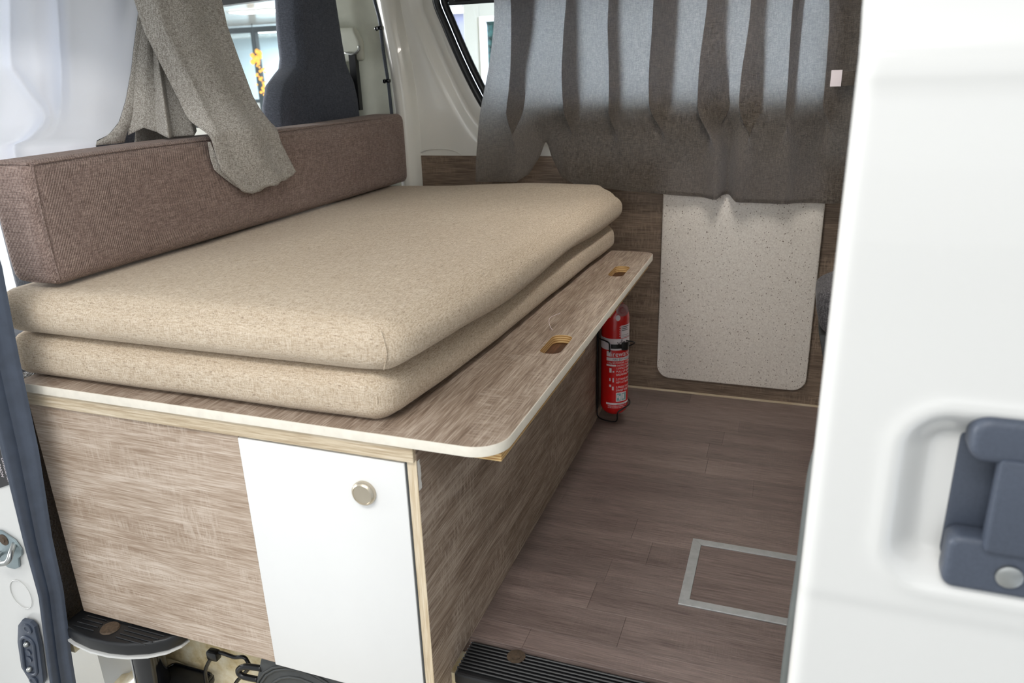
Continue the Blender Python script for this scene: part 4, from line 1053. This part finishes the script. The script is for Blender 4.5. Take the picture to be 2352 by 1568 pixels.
for k in range(34):
    z = 1.55-k*0.023; o = bpy.data.objects.new('bulb', bulb_me); COL.objects.link(o); o.parent = ga
    o.location = Vector((-8.96+rb.uniform(-0.07, 0.07)+0.1*k/34, 11.5+rb.uniform(-0.08, 0.08), z))-ga.location
    sc = 1.0 if k < 9 else rb.uniform(0.35, 0.7); o.scale = (sc, sc, sc)
# a person far off behind the glass
def skin_person():
    J = {'hip': (0, 0, 0.93), 'waist': (0, 0, 1.08), 'chest': (0, 0, 1.32), 'neck': (0, 0, 1.48), 'head0': (0, -0.01, 1.57), 'head1': (0, -0.01, 1.70),
         'sl': (-0.19, 0, 1.40), 'el': (-0.25, 0.02, 1.13), 'wl': (-0.24, -0.06, 0.88), 'hl': (-0.24, -0.08, 0.79), 'sr': (0.19, 0, 1.40), 'er': (0.25, 0.02, 1.13), 'wr': (0.24, -0.06, 0.88), 'hr': (0.24, -0.08, 0.79),
         'pl': (-0.10, 0, 0.88), 'kl': (-0.10, -0.02, 0.48), 'al': (-0.10, 0.02, 0.09), 'tl': (-0.10, -0.14, 0.035), 'pr': (0.10, 0, 0.88), 'kr': (0.10, -0.02, 0.48), 'ar': (0.10, 0.02, 0.09), 'tr': (0.10, -0.14, 0.035)}
    Rr = {'hip': 0.14, 'waist': 0.13, 'chest': 0.155, 'neck': 0.055, 'head0': 0.085, 'head1': 0.085, 'sl': 0.07, 'el': 0.045, 'wl': 0.032, 'hl': 0.035, 'sr': 0.07, 'er': 0.045, 'wr': 0.032, 'hr': 0.035,
          'pl': 0.09, 'kl': 0.06, 'al': 0.04, 'tl': 0.035, 'pr': 0.09, 'kr': 0.06, 'ar': 0.04, 'tr': 0.035}
    E_ = [('hip', 'waist'), ('waist', 'chest'), ('chest', 'neck'), ('neck', 'head0'), ('head0', 'head1'), ('chest', 'sl'), ('sl', 'el'), ('el', 'wl'), ('wl', 'hl'), ('chest', 'sr'), ('sr', 'er'), ('er', 'wr'), ('wr', 'hr'),
          ('hip', 'pl'), ('pl', 'kl'), ('kl', 'al'), ('al', 'tl'), ('hip', 'pr'), ('pr', 'kr'), ('kr', 'ar'), ('ar', 'tr')]
    names = list(J); me = bpy.data.meshes.new('person'); me.from_pydata([J[n] for n in names], [(names.index(a), names.index(b)) for a, b in E_], [])
    o = bpy.data.objects.new('person', me); COL.objects.link(o)
    o.modifiers.new('skin', 'SKIN'); 
    for i, n in enumerate(names): me.skin_vertices[0].data[i].radius = (Rr[n], Rr[n]*0.85)
    me.skin_vertices[0].data[0].use_root = True
    s = o.modifiers.new('sub', 'SUBSURF'); s.levels = 1; s.render_levels = 1
    me.materials.append(MAT['dark_cloth']); return o
pn = skin_person(); pn.location = (-9.75, 12.9, -0.70)
tag(pn, 'person in grey clothes standing behind the glass partition', 'person')
# white caravan wall with framed window beyond the side window
MAT['cream_wall'] = plain('cream_panel', (154, 152, 141), 0.4, var=0.01)
MAT['obscure'] = plain('obscure_glass', (40, 66, 62), 0.25, var=0.9, vs=60)
cv = thing('caravan_door', (-0.9, 3.2, -0.70), 'cream panel with framed patterned glass and louvres outside the side window', 'door')
obj('panel_left', box(-1.245, -1.15, 3.2, 3.24, -0.70, 1.75, r=0.004), 'cream_wall', cv)
obj('panel_top', box(-1.15, 0.9, 3.2, 3.24, 1.345, 1.75), 'cream_wall', cv)
obj('panel_low', box(-1.15, 0.9, 3.2, 3.24, -0.70, 0.30), 'cream_wall', cv)
obj('panel_right', box(-0.45, 0.9, 3.2, 3.24, 0.30, 1.345), 'cream_wall', cv)
obj('frame', box(-1.15, -1.118, 3.19, 3.235, 0.30, 1.345, r=0.003), 'door_white', cv); obj('frame', box(-1.118, -0.45, 3.19, 3.235, 1.318, 1.345, r=0.003), 'door_white', cv)
obj('patterned_glass', box(-1.118, -0.45, 3.225, 3.235, 0.30, 1.318), 'obscure', cv)
for k in range(24):
    obj('louvre', box(-1.075, -0.48, 3.20, 3.222, 0.36+k*0.038, 0.38+k*0.038, r=0.003, seg=1), 'door_white', cv)
tag(obj('red_notice', box(-3.05, -2.95, 11.86, 11.895, 1.38, 1.50), 'red'), 'small red notice on the lilac showroom wall', 'sign')
